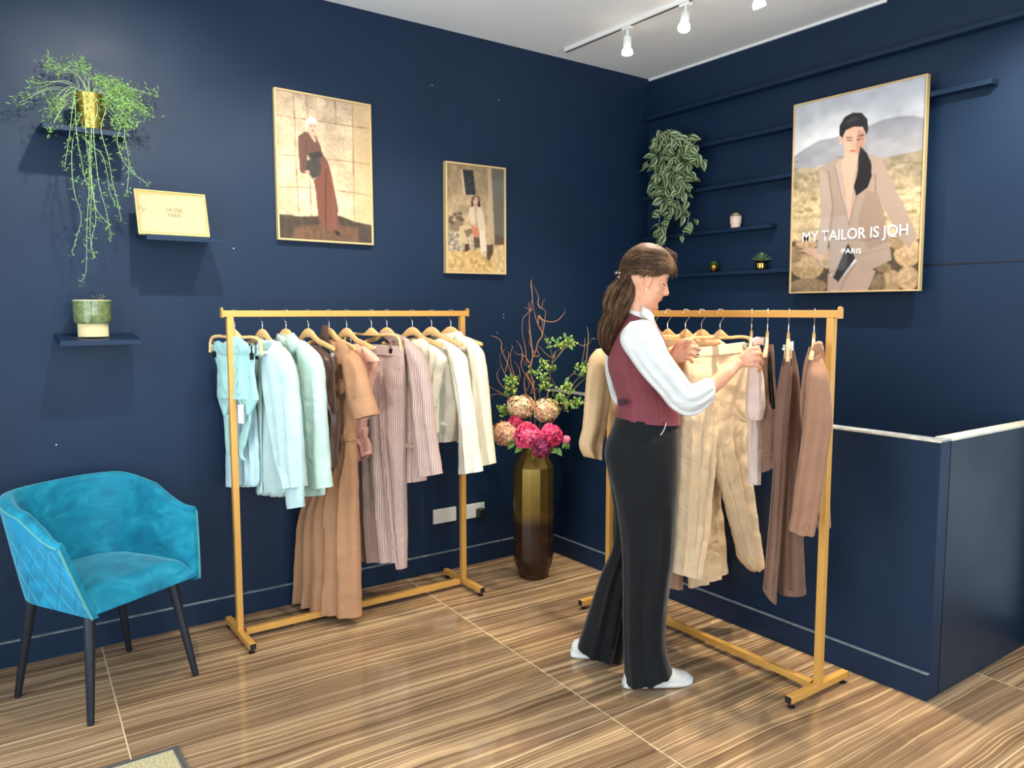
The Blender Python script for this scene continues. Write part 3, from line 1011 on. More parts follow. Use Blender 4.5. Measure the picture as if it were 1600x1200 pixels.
HY = [on_x(x, 490, R2X).y for x in (1024, 1044, 1072, 1097, 1126, 1175, 1200, 1233, 1273)]
A2 = [0, -2, -4, -2, -6]


def p2(y, az, off=0.0): return Plane(R2X, y, az, off)


def az_view(y): return math.degrees(math.atan2(y, R2X))


# 1 beige satin jacket, mostly behind the woman
hang('wood', R2X, HY[0], A2[0], 'wooden hanger inside the beige satin jacket, farthest along the right rack', GH2)
g = garment('satin_jacket', 'beige satin jacket whose sleeve shows left of the woman', 'jacket', GG2, (R2X, HY[0]))
P = p2(HY[0], 4)
cloth('body', M_beige2, g, P, [(985, 530, 1035, 525), (945, 552, 1050, 545), (947, 590, 1050, 600), (951, 640, 1050, 650), (955, 690, 1050, 712)], .03, fold=(.006, 3), seed=41, taper_top=.5)
cloth('sleeve', M_beige2, g, P, [(932, 546, 943, 544, .03), (924, 559, 950, 560, .035), (920.5, 580, 953, 582, .04), (917, 630, 950, 632, .045), (913.5, 667, 945, 668, .05), (909, 701, 939, 700, .05), (916, 714, 935, 718, .05)], .032, fold=(.006, 2), seed=42, m=44, taper_top=.5)

# 2 rose beige trousers behind
hang('clip', R2X, HY[1], A2[1], 'wooden clip hanger with metal clips behind the woman\'s left hand', GH2)
g = garment('long_trousers', 'rose beige trousers whose hem shows just right of the woman\'s black trouser leg', 'trousers', GG2, (R2X, HY[1]))
P = p2(HY[1], A2[1])
cloth('leg', M_rosebeige, g, P, [(1037, 535, 1078, 528), (1036, 570, 1077, 570), (1036, 640, 1074, 645), (1040, 740, 1070, 740), (1044, 830, 1067, 830), (1046, 919, 1064, 920)], .025, fold=(.005, 2), seed=44)
cloth('leg', M_rosebeige, g, P, [(1000, 535, 1040, 533), (1000, 570, 1040, 570), (1002, 640, 1038, 642), (1008, 740, 1036, 740), (1012, 830, 1036, 830), (1016, 905, 1036, 910)], .025, fold=(.005, 2), seed=45)

# 3 wide sand trousers behind the held pair
hang('clip', R2X, HY[2], A2[2], 'wooden clip hanger partly hidden behind the held trousers', GH2)
g = garment('wide_trousers', 'sand coloured wide trousers hanging behind the pair the woman holds', 'trousers', GG2, (R2X, HY[2]))
P = p2(HY[2], A2[2])
cloth('leg', M_beige, g, P, [(1070, 528, 1112, 524), (1068, 560, 1113, 560), (1066, 610, 1114, 610), (1064, 660, 1116, 665), (1068, 750, 1121, 745), (1073, 830, 1129, 820), (1077, 919, 1136, 892)], .034, fold=(.008, 3), seed=47, n=40, m=56, crumple=.006)
cloth('leg', M_beige2, g, P, [(1036, 530, 1076, 527), (1036, 560, 1076, 560), (1039, 610, 1078, 610), (1042, 660, 1080, 665), (1048, 760, 1082, 760), (1052, 840, 1082, 840), (1054, 890, 1082, 892)], .03, fold=(.006, 2), seed=48)

# 4 beige blouse
hang('wood', R2X, HY[3], A2[3], 'wooden hanger inside the beige round-neck blouse', GH2)
g = garment('round_neck_blouse', 'beige round-neck blouse peeking out above the held trousers', 'blouse', GG2, (R2X, HY[3]))
P = p2(HY[3], A2[3])
cloth('body', M_beige3, g, P, [(1084, 531, 1122, 529), (1078, 541, 1143, 545), (1076, 575, 1155, 575), (1080, 640, 1150, 640), (1084, 712, 1146, 712)], .028, fold=(.007, 3), seed=49, taper_top=.5)
plate('neckline', M_beige3, g, P, [(1084, 530), (1104, 526), (1121, 529), (1128, 536), (1110, 541), (1090, 539)], .024, .004)

# 5 the held trousers
hang('clip', R2X, HY[4], A2[4], 'wooden clip hanger holding the beige trousers in the woman\'s hands', GH2)
g = garment('linen_trousers', 'beige linen trousers clipped by the waistband, held by the woman', 'trousers', GG2, (R2X, HY[4]))
P = p2(HY[4], A2[4])
cloth('waistband', M_beige, g, P, [(1073.5, 546, 1164, 534), (1073, 551, 1166, 541), (1072, 558, 1168, 549)], (.007, .022), m=8, seed=51)
cloth('leg', M_beige, g, P, [(1072.5, 553, 1126, 549), (1070.5, 570, 1124, 568, .005), (1068, 610, 1122, 610, .01), (1065, 650, 1122, 650, .01), (1063, 690, 1120, 690, .01), (1060.5, 750, 1114, 745, .01), (1056.5, 820, 1107, 825, .01), (1050, 894, 1093, 904, .01)], .036, fold=(.010, 4), seed=52, n=48, m=64, taper_top=.35, crumple=.006)
cloth('leg', M_beige, g, P, [(1112, 551, 1168, 544), (1112, 570, 1170, 562), (1110, 610, 1169, 610), (1106, 650, 1167, 650), (1108, 690, 1167, 690), (1116, 725, 1170, 715), (1134, 790, 1178, 780), (1149, 845, 1185, 840), (1159, 878, 1189, 874), (1174, 893, 1184, 888)], .036, fold=(.010, 3), seed=53, n=48, m=64, taper_top=.35, crumple=.006)

# 6 pale pink blouse, seen edge-on
hang('wood', R2X, HY[5], az_view(HY[5]), 'wooden hanger seen end-on inside the pale pink blouse', GH2)
g = garment('pink_blouse', 'pale pink short-sleeved blouse next to the woman\'s right hand', 'blouse', GG2, (R2X, HY[5]))
P = facing(R2X, HY[5])
cloth('body', M_palepink, g, P, [(1171, 541, 1187, 539), (1167, 575, 1190, 575), (1166, 610, 1192, 610), (1168, 650, 1191, 650), (1168, 700, 1190, 700), (1168, 754, 1189, 757)], .075, fold=(.004, 3), seed=54, taper_top=.4, power=1)
cloth('short_sleeve', M_palepink, g, P, [(1172, 560, 1186, 560, .06), (1167, 590, 1193, 588, .07), (1165, 620, 1195.5, 618, .08), (1165, 642, 1196, 634, .08), (1168, 655, 1193, 655, .08)], .04, fold=(.004, 2), seed=55, taper_top=.4)
plate('collar', M_palepink, g, P, [(1172, 531), (1182, 526), (1197, 527), (1195.5, 540), (1184, 538), (1176, 543)], .06, .006, .004)

# 7 taupe waistcoat, seen edge-on, with the lining in its armhole
hang('wood', R2X, HY[6], az_view(HY[6]), 'wooden hanger seen end-on inside the taupe waistcoat', GH2)
g = garment('taupe_waistcoat', 'taupe waistcoat with a deep armhole showing black lining', 'waistcoat', GG2, (R2X, HY[6]))
P = facing(R2X, HY[6])
cloth('front_panel', M_taupe, g, P, [(1196, 538, 1205, 538), (1191.5, 555, 1201, 555), (1188.5, 597, 1200, 597), (1188, 625, 1202.5, 625), (1189, 645, 1208, 643)], .06, seed=56, hem=False, taper_top=.3, power=1)
cloth('back_strap', M_taupe, g, P, [(1201, 538, 1208.5, 538), (1205, 560, 1210, 560), (1208, 600, 1212, 600), (1210, 622, 1215, 622), (1212, 645, 1217, 640)], .03, n=14, seed=57, hem=False, taper_top=.3)
cloth('body', M_taupe, g, P, [(1189, 640, 1218, 637), (1189.5, 660, 1217, 660), (1190, 690, 1215, 692), (1190, 738, 1213, 726)], .07, fold=(.003, 2), seed=58, cap=False, power=1)
cloth('lining', M_lining, g, P, [(1199, 556, 1208, 556, -.03), (1198, 600, 1211, 600, -.03), (1198, 625, 1214, 625, -.03), (1199, 645, 1216, 643, -.02)], .008, fold=(.006, 3), seed=59, hem=False)
plate('hem_band', M_taupe, g, P, [(1190, 712), (1214, 706), (1213.5, 708), (1190, 714)], .072, .002)

# 8 brown trousers folded over, seen edge-on
hang('clip', R2X, HY[7], az_view(HY[7]), 'wooden clip hanger seen end-on holding the brown trousers', GH2)
g = garment('brown_trousers', 'brown turn-up trousers hanging between the taupe waistcoat and the taupe blazer', 'trousers', GG2, (R2X, HY[7]))
P = facing(R2X, HY[7])
cloth('leg', M_taupe2, g, P, [(1226, 549, 1238, 548, .0), (1220, 575, 1238, 575, .04), (1214, 610, 1236, 610, .06), (1210, 650, 1233, 650, .07), (1208, 726, 1227, 726, .07), (1200, 830, 1221, 830, .07), (1192, 919, 1213, 943, .07)], .06, fold=(.005, 2), seed=61, m=50, taper_top=.5)
cloth('leg', M_taupe2, g, P, [(1227, 548, 1241, 547, -.02), (1226, 575, 1247, 575, -.02), (1225, 610, 1250.5, 610, -.02), (1226, 650, 1253.5, 650, -.02), (1224, 726, 1254, 726, -.02), (1219, 830, 1255, 830, -.02), (1217, 924, 1259, 926, -.02)], .06, fold=(.007, 2), seed=62, m=50, taper_top=.5)
plate('waist_label', M_paper, g, P, [(1229, 534), (1240, 533), (1240, 546), (1230, 546)], .01, .001)
cloth('turn_up', M_taupe2, g, P, [(1192.6, 910, 1214.4, 931, .07), (1191.6, 919.6, 1213.4, 943.6, .07)], .063, m=4, seed=61, cap=False)
cloth('turn_up', M_taupe2, g, P, [(1216.5, 914, 1259, 916, -.02), (1216.5, 924.5, 1259.6, 926.5, -.02)], .063, m=4, seed=62, cap=False)

# 9 taupe blazer at the near end
hang('wood', R2X, HY[8], az_view(HY[8]), 'wooden hanger seen end-on inside the rosy taupe blazer', GH2)
g = garment('taupe_blazer', 'rosy taupe blazer with a buttoned sleeve, last garment before the near rack post', 'blazer', GG2, (R2X, HY[8]))
P = facing(R2X, HY[8])
cloth('body', M_taupe3, g, P, [(1264, 542, 1287, 540), (1257, 565, 1290, 565), (1252, 600, 1297, 600), (1250, 640, 1302, 642), (1258, 700, 1297, 702), (1266, 760, 1296, 760), (1277, 825, 1298.5, 824)], .16, fold=(.005, 3), seed=63, taper_top=.35, power=1)
cloth('sleeve', M_taupe3, g, P, [(1268, 560, 1285, 560, .15), (1262, 580, 1293, 580, .17), (1259, 612, 1299, 615, .18), (1256, 655, 1301, 655, .19), (1249, 710, 1294, 710, .19), (1242, 760, 1286, 762, .19), (1237, 800, 1279, 803, .19), (1232, 826, 1273, 836, .19)], .05, fold=(.006, 2), seed=64, m=44, taper_top=.4)
plate('collar', M_taupe3, g, P, [(1267, 547), (1271, 536), (1279, 532.5), (1285, 534), (1287.5, 546), (1281, 550), (1274, 557), (1268, 565)], .12, .008, .006)
cloth('lapel', M_taupe3, g, P, [(1259, 562, 1267, 552, .10), (1254, 590, 1264, 585, .11), (1251, 620, 1259, 620, .11), (1251, 650, 1254, 650, .11)], .006, m=16, n=12, seed=65)
button(plain('taupe_button', (150, 110, 90), .35), g, P, 1259, 825, .245, .007)

# ------------------------------------------------------------------ teal velvet armchair
def velvet():
    t = NT('teal_velvet')
    oc = t.coord()
    brush = t.noise(t.coord(scale=(1, 1, 1.6)), 6.5, 4, 0.6, 1.2)
    t.color(t.ramp(brush, [(0.3, lin((4, 92, 116))), (0.55, lin((8, 120, 146))), (0.75, lin((40, 146, 166)))]))
    t.set(rough=0.62, sheen=0.7, sheenr=0.35, spec=0.25)
    t.b.inputs['Sheen Tint'].default_value = (0.45, 0.9, 1.0, 1)
    t.bump(t.noise(oc, 9, 3), 0.12, 0.01)
    return t.mat


def velvet_quilt():
    t = NT('teal_velvet_quilted')
    uv = t.n('ShaderNodeTexCoord').outputs['UV']
    sp = t.n('ShaderNodeSeparateXYZ')
    t.l(uv, sp.inputs[0])
    h = None
    for s in (1, -1):
        q = t.math('ADD', t.math('DIVIDE', sp.outputs[0], 0.088), t.math('MULTIPLY', t.math('DIVIDE', sp.outputs[1], 0.125), s))
        d = t.math('ABSOLUTE', t.math('SUBTRACT', t.math('FRACT', q), 0.5))
        d = t.math('MINIMUM', t.math('MULTIPLY', t.math('SUBTRACT', 0.5, d), 7.0), 1.0)
        h = d if h is None else t.math('MINIMUM', h, d)
    low = t.math('LESS_THAN', sp.outputs[1], 0.24)
    h = t.math('MAXIMUM', h, t.math('SUBTRACT', 1.0, low))
    brush = t.noise(t.coord(), 6.5, 4, 0.6, 1.0)
    t.color(t.ramp(brush, [(0.3, lin((2, 98, 130))), (0.55, lin((4, 128, 166))), (0.8, lin((18, 150, 190)))]))
    t.set(rough=0.6, sheen=0.7, sheenr=0.35, spec=0.25)
    t.b.inputs['Sheen Tint'].default_value = (0.4, 0.9, 1.0, 1)
    t.bump(h, 0.45, 0.006)
    return t.mat


M_velvet, M_quilt = velvet(), velvet_quilt()
M_piping = plain('teal_piping', (70, 140, 140), .7)
M_leg = plain('blue_black_metal', (34, 40, 50), 0.38, metal=.3, var=.1)


def make_armchair():
    cx, cy, az = 0.400, 3.277, math.radians(-61)
    r = empty('armchair', (cx, cy, 0), az - PI / 2, 'teal velvet tub armchair with quilted sides and black splayed legs, in the left corner', 'chair')
    HW0, HW1 = .232, .292

    def path(t, h, inset=0.0):
        """t -1..1 round the shell from the left arm's front to the right arm's front, h 0..1 up"""
        w = HW0 + (HW1 - HW0) * h ** .9 - inset
        yf = .245 - .070 * h
        yb = -(.225 + .065 * h - inset)
        s = abs(t)
        if s > .58:
            f = (s - .58) / .42
            x, y = w, -.03 + f * (yf + .03)
        else:
            a = s / .58 * PI / 2
            x = w * abs(math.sin(a)) ** .72
            y = -.03 + (yb + .03) * abs(math.cos(a)) ** .72
        return math.copysign(x, t), y

    def ztop(t): return .768 - .120 * smoothstep(.30, 1.0, abs(t)) ** 1.1
    ts = np.linspace(-1, 1, 73)
    z0, th = .395, .046

    def thk(t): return th * (1 - .5 * smoothstep(.72, 1, abs(t)))
    shell, quilt, quv = [], [], []
    arc, prev = 0.0, None
    for t in ts:
        zt = ztop(t)
        o, i_ = [], []
        for h in np.linspace(0, 1, 13):
            x, y = path(t, h)
            o.append((x, y, z0 + (zt - z0) * h))
        x, y = path(t, .5)
        if prev: arc += math.hypot(x - prev[0], y - prev[1])
        prev = (x, y)
        quilt.append(o)
        quv.append([(arc, p[2] - z0) for p in o])
        ring = [o[-1]]
        for a in np.linspace(0, PI, 8)[1:-1]:
            x0, y0 = path(t, 1, thk(t) / 2 - thk(t) / 2 * math.cos(a))
            ring.append((x0, y0, zt + .020 * math.sin(a)))
        for h in np.linspace(1, 0, 12):
            x, y = path(t, h, thk(t))
            ring.append((x, y, z0 + (zt - z0) * h))
        shell.append(ring)
    MB().grid(quilt[::-1], quv[::-1]).build('quilted_back', M_quilt, r, local=True, sharp=80)
    b = MB().grid(shell)
    for q, s in ((0, 1), (-1, -1)):
        ring = list(reversed(shell[q])) + list(reversed(quilt[q]))[1:]
        bulge = [(p[0], p[1] + .012, p[2]) for p in ring]
        k = len(b.v)
        b.v += ring + bulge
        n = len(ring)
        for i in range(n):
            b.f.append((k + i, k + (i + 1) % n, k + n + (i + 1) % n, k + n + i)); b.m.append(0)
        b.f.append(tuple(range(k + n, k + 2 * n))); b.m.append(0)
    b.build('inner_back', M_velvet, r, local=True, sharp=60, recalc=True)
    p = MB()
    for s in (-1, 1):
        pts = [(path(s, h)[0], path(s, h)[1] + .010, z0 + (ztop(s) - z0) * h) for h in np.linspace(0, 1, 12)]
        p.tube(pts, .005, 8)
    p.tube([q[-1] for q in quilt], .004, 8)
    p.build('piping', M_piping, r, local=True)
    # seat: a padded slab with a rounded front
    rows = []
    for i, y in enumerate(np.linspace(-.20, .262, 20)):
        f = (y + .20) / .462
        w = (.205 + .014 * smoothstep(.3, .9, f)) * min(1, math.sqrt(max(0, 1 - max(0, (-.03 - y) / .19) ** 2)) + .12)
        zt = .470 + .012 * math.sin(PI * f) - .058 * smoothstep(.80, 1.0, f) ** 1.4
        zb = .392 + .018 * smoothstep(.85, 1, f)
        ring = []
        for k in range(28):
            a = 2 * PI * k / 28
            cxx, szz = math.cos(a), math.sin(a)
            ring.append((w * math.copysign(abs(cxx) ** .45, cxx), y, (zt + zb) / 2 + (zt - zb) / 2 * math.copysign(abs(szz) ** .5, szz)))
        rows.append(ring)
    b = MB().grid(rows, close=True)
    n = len(b.v)
    b.f += [tuple(range(27, -1, -1)), tuple(range(n - 28, n))]
    b.m += [0, 0]
    b.build('seat', M_velvet, r, local=True, sharp=70)
    inv = Matrix.Rotation(-(az - PI / 2), 3, 'Z')
    feet = dict(fl=(.303, 2.987), fr=(.699, 3.168), bl=(.105, 3.372), br=(.521, 3.569))
    for k, (x, y) in feet.items():
        q = inv @ Vector((x - cx, y - cy, 0))
        top = Vector((math.copysign(.175, q.x), math.copysign(.16, q.y), .40))
        MB().tube([(q.x, q.y, 0), tuple(q * .992 + Vector((0, 0, .012))), tuple(q.lerp(top, .5)), tuple(top)], [.011, .0125, .0165, .021], 16).build('leg', M_leg, r, local=True)
    return r


make_armchair()

# ------------------------------------------------------------------ door mat let into the floor
r = empty('door_mat', (0.1, 2.2, 0), 0, 'speckled tan coir mat in a metal frame set in the floor', 'mat')
t = NT('speckled_coir')
oc = t.coord()
t.color(t.ramp(t.noise(oc, 210, 3, .7), [(.3, lin((120, 106, 70))), (.5, lin((186, 172, 126))), (.7, lin((240, 228, 196)))]))
t.set(rough=1.0)
t.bump(t.noise(oc, 260, 2), .9, .006)
MB().box(-.4, .502, 1.6, 2.644, .0005, .005).build('coir', t.mat, r, smooth=False)
M_alu = plain('scuffed_aluminium', (176, 178, 182), .35, metal=.85, var=.15, scale=30)
b = MB()
b.box(.502, .508, 1.6, 2.658, 0.0005, .007).box(.514, .521, 1.6, 2.658, 0.0005, .007).box(-.4, .502, 2.644, 2.650, .0005, .007).box(-.4, .521, 2.654, 2.660, .0005, .007)
b.build('metal_frame', M_alu, r, smooth=False)

# ------------------------------------------------------------------ wall sockets, plug and cable
M_socket = plain('white_plastic', (232, 230, 220), .35, var=.02)
M_hole = plain('dark_socket_hole', (120, 116, 108), .6)


def outlet(x0, x1, z0, z1, label):
    r = empty('wall_socket', ((x0 + x1) / 2, YL, (z0 + z1) / 2), 0, label, 'socket', 'double wall sockets')
    MB().box(x0, x1, YL - .011, YL, z0, z1).build('cover_plate', M_socket, r, bevel=.003)
    for f in (.27, .73):
        c = (x0 + (x1 - x0) * f, YL - .0105, (z0 + z1) / 2)
        b = MB().lathe([(.021, 0), (.021, .0012), (.0195, .0014), (.0185, .0003), (0.0, .0003)], n=24)
        b.v = [(c[0] + p[0], c[1] - p[2] - .0005, c[2] + p[1]) for p in b.v]
        s = b.build('socket_well', M_socket, r, recalc=True)
        b = MB()
        for dx, dz in ((-.0095, 0), (.0095, 0), (0, .010)):
            b.box(c[0] + dx - .0016, c[0] + dx + .0016, c[1] - .0012, c[1], c[2] + dz - .0016, c[2] + dz + .0016)
        b.build('pin_hole', M_hole, s)
    return c


outlet(2.090, 2.240, .273, .354, 'white double wall socket left of the rack post, nothing plugged in')
pc = outlet(2.282, 2.432, .270, .353, 'white double wall socket right of the rack post with a black plug in it')
r = empty('power_plug', (pc[0], YL - .03, pc[2]), 0, 'black power plug with a thin cable running down behind the vase', 'plug')
b = MB().box(pc[0] - .022, pc[0] + .024, YL - .052, YL - .0112, pc[2] - .045, pc[2] + .012)
b.build('plug_body', M_black, r, bevel=.005)
c0, c1 = on_y(752, 814, YL - .03), on_y(800, 861, YL - .03)
MB().tube(catmull([tuple(c0), tuple((c0 + c1) / 2 + Vector((.005, 0, -.004))), tuple(c1), (c1.x + .12, YL - .03, .01)], 24), .0022, 8).build('cable', plain('grey_black_cable', (46, 50, 58), .5), r)

# ------------------------------------------------------------------ potted plants
M_fern = plain('fern_green', (116, 158, 78), .6, var=.4, scale=18)
M_stem = plain('pale_green_stem', (150, 176, 134), .6, var=.15)
M_soil = plain('dry_soil', (42, 34, 28), 1.0, var=.4, scale=60, bump=.8)


def needles(mb, g, c, n, spread, L=(.012, .024), up=0.15, w=.0017):
    """a spray of thin blades round a point"""
    for _ in range(n):
        p = Vector(c) + Vector((g.gauss(0, spread[0]), g.gauss(0, spread[1]), g.gauss(0, spread[2])))
        d = Vector((g.gauss(0, 1), g.gauss(0, 1), g.gauss(0, 1) + up)).normalized()
        l = g.uniform(*L)
        s = d.orthogonal().normalized()
        s = Matrix.Rotation(g.uniform(0, PI), 3, d) @ s * w
        q = p + d * l
        m = p + d * l * .5 + Vector((0, 0, .001))
        mb.add([p, m + s, q, m - s], [(0, 1, 2, 3)])
    return mb


gg = random.Random(11)
PY = 3.575
pot = empty('potted_fern', (.474, PY, SH1Z), 0, 'trailing asparagus fern in a shiny gold pot on the highest small shelf', 'plant', 'potted plants')
prof = [(.040, 0.0), (.043, .002), (.058, .132), (.0585, .136), (.056, .136), (.054, .118), (0, .118)]
MB().lathe(prof, (.474, PY, SH1Z), 48).build('gold_pot', M_brass, pot)
MB().lathe([(.0535, .1185), (.03, .123), (0, .125)], (.474, PY, SH1Z), 20).build('soil', M_soil, pot)
fol, stm = MB(), MB()
crown = Vector((.474, PY, SH1Z + .125))


def fern_at(x, y, Y): return on_y(x, y, Y)


sprays = [(160, 128, 3.55, 26), (172, 138, 3.54, 30), (185, 135, 3.53, 30), (196, 145, 3.53, 30), (178, 152, 3.51, 34), (190, 160, 3.50, 32), (205, 150, 3.54, 24), (200, 168, 3.50, 24),
          (170, 163, 3.51, 26), (215, 165, 3.53, 18), (225, 172, 3.53, 14), (232, 182, 3.53, 10), (192, 178, 3.48, 18), (186, 190, 3.47, 16), (202, 186, 3.47, 14), (200, 198, 3.46, 12),
          (152, 120, 3.57, 12), (123, 95, 3.57, 14), (126, 106, 3.56, 14), (130, 112, 3.56, 10), (85, 105, 3.60, 12), (92, 112, 3.60, 12), (100, 104, 3.62, 9), (75, 100, 3.63, 8),
          (82, 158, 3.52, 14), (88, 168, 3.51, 16), (80, 176, 3.50, 14), (93, 156, 3.51, 10), (84, 190, 3.48, 9), (78, 203, 3.47, 7), (55, 130, 3.60, 9), (62, 137, 3.60, 9), (42, 150, 3.60, 8), (30, 160, 3.60, 8), (134, 150, 3.50, 5), (132, 162, 3.50, 4), (146, 168, 3.49, 3), (132, 174, 3.49, 3), (225, 145, 3.60, 9), (238, 148, 3.62, 5)]
for sx, sy, Y, n in sprays:
    p = fern_at(sx, sy, Y)
    needles(fol, gg, p, int(n * 3.4), (.018, .014, .013), (.012, .028))
    mid = (crown + p) / 2 + Vector((0, 0, .03 + .02 * gg.random()))
    stm.tube(catmull([tuple(crown + Vector((gg.gauss(0, .012), gg.gauss(0, .012), 0))), tuple(mid), tuple(p)], 10), .0009, 5)
vines = [[(114, 155), (118, 140), (113, 170), (110, 200), (104, 240), (101, 262)],
         [(123, 155), (118, 175), (120, 210), (125, 240), (131, 270), (134, 285)],
         [(143, 150), (143, 200), (142, 250), (143, 300), (141, 340), (142, 395)],
         [(150, 160), (146, 205), (150, 250), (155, 290), (166, 330), (174, 372)],
         [(138, 165), (134, 205), (140, 260), (146, 300), (152, 330), (170, 350)],
         [(160, 160), (158, 205), (170, 250), (175, 280), (182, 310), (190, 345)],
         [(190, 185), (195, 215), (201, 250), (200, 285), (198, 302)],
         [(185, 190), (184, 225), (195, 255), (213, 275), (232, 288)],
         [(118, 200), (112, 255), (116, 300), (127, 340), (120, 370), (112, 396)],
         [(140, 230), (139, 300), (136, 350), (135, 400), (132, 432), (126, 440)],
         [(128, 200), (140, 225), (158, 240), (167, 270), (172, 300), (180, 320)],
         [(140, 260), (146, 310), (150, 340), (143, 385), (147, 400)]]
for vi, v in enumerate(vines):
    Yb = 3.468 - .012 * (vi % 4)
    pts = [tuple(fern_at(x, y, Yb if i else 3.53)) for i, (x, y) in enumerate(v)]
    pts = [tuple(crown + Vector((gg.gauss(0, .015), -.02, .0)))] + pts
    P = catmull(pts, 40)
    stm.tube(P, [.0014 - .0007 * i / 39 for i in range(40)], 6)
    for q in range(8, 39, 2):
        needles(fol, gg, P[q], gg.choice([2, 4, 5, 6]), (.006, .006, .006), (.012, .022), -.2)
    needles(fol, gg, P[-1], 7, (.006, .005, .006), (.012, .022), -.3)
tag(fol.build('foliage', M_fern, pot, smooth=False), kind=None)
stm.build('stems', M_stem, pot)

# green pot with a ribbed foot
M_glaze = NT('green_reactive_glaze')
M_glaze.color(M_glaze.ramp(M_glaze.noise(M_glaze.coord(), 42, 4, .7), [(.3, lin((66, 84, 56))), (.5, lin((104, 118, 74))), (.75, lin((150, 152, 96)))]))
M_glaze.set(rough=.16, coat=.4)
M_glaze = M_glaze.mat
M_rim = plain('cream_rim', (226, 216, 170), .4)
M_ridge = plain('cream_ribs', (214, 198, 150), .6, var=.1)
GX, GY = .447, 3.585
gp = empty('ceramic_planter', (GX, GY, SH3Z), 0, 'green glazed planter with a cream ribbed foot on the lowest small shelf', 'plant', 'potted plants')
MB().lathe([(.054, .052), (.064, .054), (.069, .062), (.0705, .10), (.0705, .146)], (GX, GY, SH3Z), 56, caps=False).build('glazed_bowl', M_glaze, gp)
MB().lathe([(.0705, .145), (.0705, .149), (.0665, .149), (.066, .142)], (GX, GY, SH3Z), 56, caps=False).build('rim', M_rim, gp)
MB().lathe([(.066, .143), (.065, .115), (0, .115)], (GX, GY, SH3Z), 40, caps=False).build('inner_wall', M_glaze, gp)
b = MB()
for z0, z1 in ((0, .053),):
    ring0, ring1 = [], []
    for k in range(160):
        a = 2 * PI * k / 160
        rr = .0545 + (.0016 if k % 4 < 2 else -.0012)
        ring0.append((GX + rr * math.cos(a), GY + rr * math.sin(a), SH3Z + z0))
        ring1.append((GX + rr * math.cos(a), GY + rr * math.sin(a), SH3Z + z1))
    b.hexa(ring0, ring1)
b.build('ribbed_foot', M_ridge, gp, smooth=False)
b = MB()
for _ in range(40):
    a, rr = gg.uniform(0, 2 * PI), gg.uniform(0, .045)
    b.ball((GX + .012 + rr * math.cos(a), GY + rr * math.sin(a), SH3Z + .118 + gg.uniform(0, .03) * (1 - rr / .05)), gg.uniform(.006, .012), n=7, m=5)
b.build('soil', M_soil, gp, sharp=20)
b = MB()
needles(b, gg, (GX + .022, GY, SH3Z + .158), 40, (.014, .012, .006), (.008, .016))
b.build('dry_leaves', plain('dry_leaf', (120, 112, 96), .8, var=.3), gp, smooth=False)

# succulents on the ledges
def blades(mb, c, n, L, w, tilt=(0.2, 1.3), g=gg, rings=3):
    """thick pointed leaves fanning out of one point"""
    for k in range(n):
        f = k / n
        a = k * 2.39996
        ti = tilt[0] + (tilt[1] - tilt[0]) * f
        d = Vector((math.cos(a) * math.sin(ti), math.sin(a) * math.sin(ti), math.cos(ti)))
        l = L * (.7 + .3 * f)
        s = d.cross(Vector((0, 0, 1))).normalized() if abs(d.z) < .99 else Vector((1, 0, 0))
        nn = s.cross(d).normalized()
        rows = []
        for q in np.linspace(0, 1, 6):
            ww = w * (math.sin(PI * min(1, q * .75 + .18)) if q < .99 else .06)
            p = Vector(c) + d * l * q + Vector((0, 0, -l * .25 * q * q * math.sin(ti)))
            rows.append([p + s * ww * math.cos(t) + nn * ww * .4 * math.sin(t) for t in np.linspace(0, 2 * PI, 9)[:-1]])
        mb.grid(rows, close=True)
    return mb


M_succ = plain('grey_green_succulent', (104, 130, 92), .55, var=.2, scale=30)
M_succ2 = plain('dark_green_succulent', (66, 96, 48), .5, var=.25, scale=40)
M_pinkpot = plain('pale_pink_ceramic', (236, 206, 190), .3, var=.03)
M_smoke = plain('black_mirror_glass', (28, 26, 22), .1, metal=.9)
y0 = on_x(1149, 352, 3.69).y
s1 = empty('potted_succulent', (3.692, y0, 1.936), 0, 'small pale pink pot with a beige spiky succulent on the short ledge', 'plant', 'potted plants')
MB().lathe([(.026, 0), (.0275, .002), (.029, .022), (.0305, .0225), (.032, .028), (.0325, .060), (.031, .064), (.029, .060), (0, .056)], (3.692, y0, 1.936), 36).build('pot', M_pinkpot, s1)
blades(MB(), (3.692, y0, 1.936 + .056), 26, .046, .0075, (.1, 1.2)).build('leaves', plain('dry_beige_succulent', (196, 178, 136), .7, var=.2), s1, sharp=60)
y0 = on_x(1115, 420, 3.69).y
s2 = empty('potted_succulent', (3.692, y0, 1.688), 0, 'tiny round gold faceted pot with a dark green rosette, left of two on the ledge', 'plant', 'potted plants')
b = MB().lathe([(.012, 0), (.022, .008), (.0285, .024), (.026, .040), (.019, .047), (.017, .043), (0, .041)], (3.692, y0, 1.688), 9)
b.build('faceted_pot', M_brass, s2, sharp=5)
blades(MB(), (3.692, y0, 1.688 + .041), 22, .040, .010, (.2, 1.4)).build('leaves', M_succ2, s2, sharp=60)
y0 = on_x(1189, 415, 3.69).y
s3 = empty('potted_succulent', (3.692, y0, 1.688), 0, 'black and gold mirrored pot with a grey green spiky succulent on the lowest ledge', 'plant', 'potted plants')
MB().lathe([(.028, 0), (.030, .002), (.031, .045), (.030, .048), (.028, .045), (0, .043)], (3.692, y0, 1.688), 36).build('mirrored_pot', M_smoke, s3)
b = MB()
for k in range(6):
    a = math.radians(180 + 24 * k)
    q = [(3.692 + .0316 * math.cos(a + da), y0 + .0316 * math.sin(a + da), 1.688 + z) for da, z in ((-.16, .012), (.0, .006), (.16, .016), (.12, .034), (-.1, .036))]
    b.add(q, [(0, 1, 2, 3, 4)])
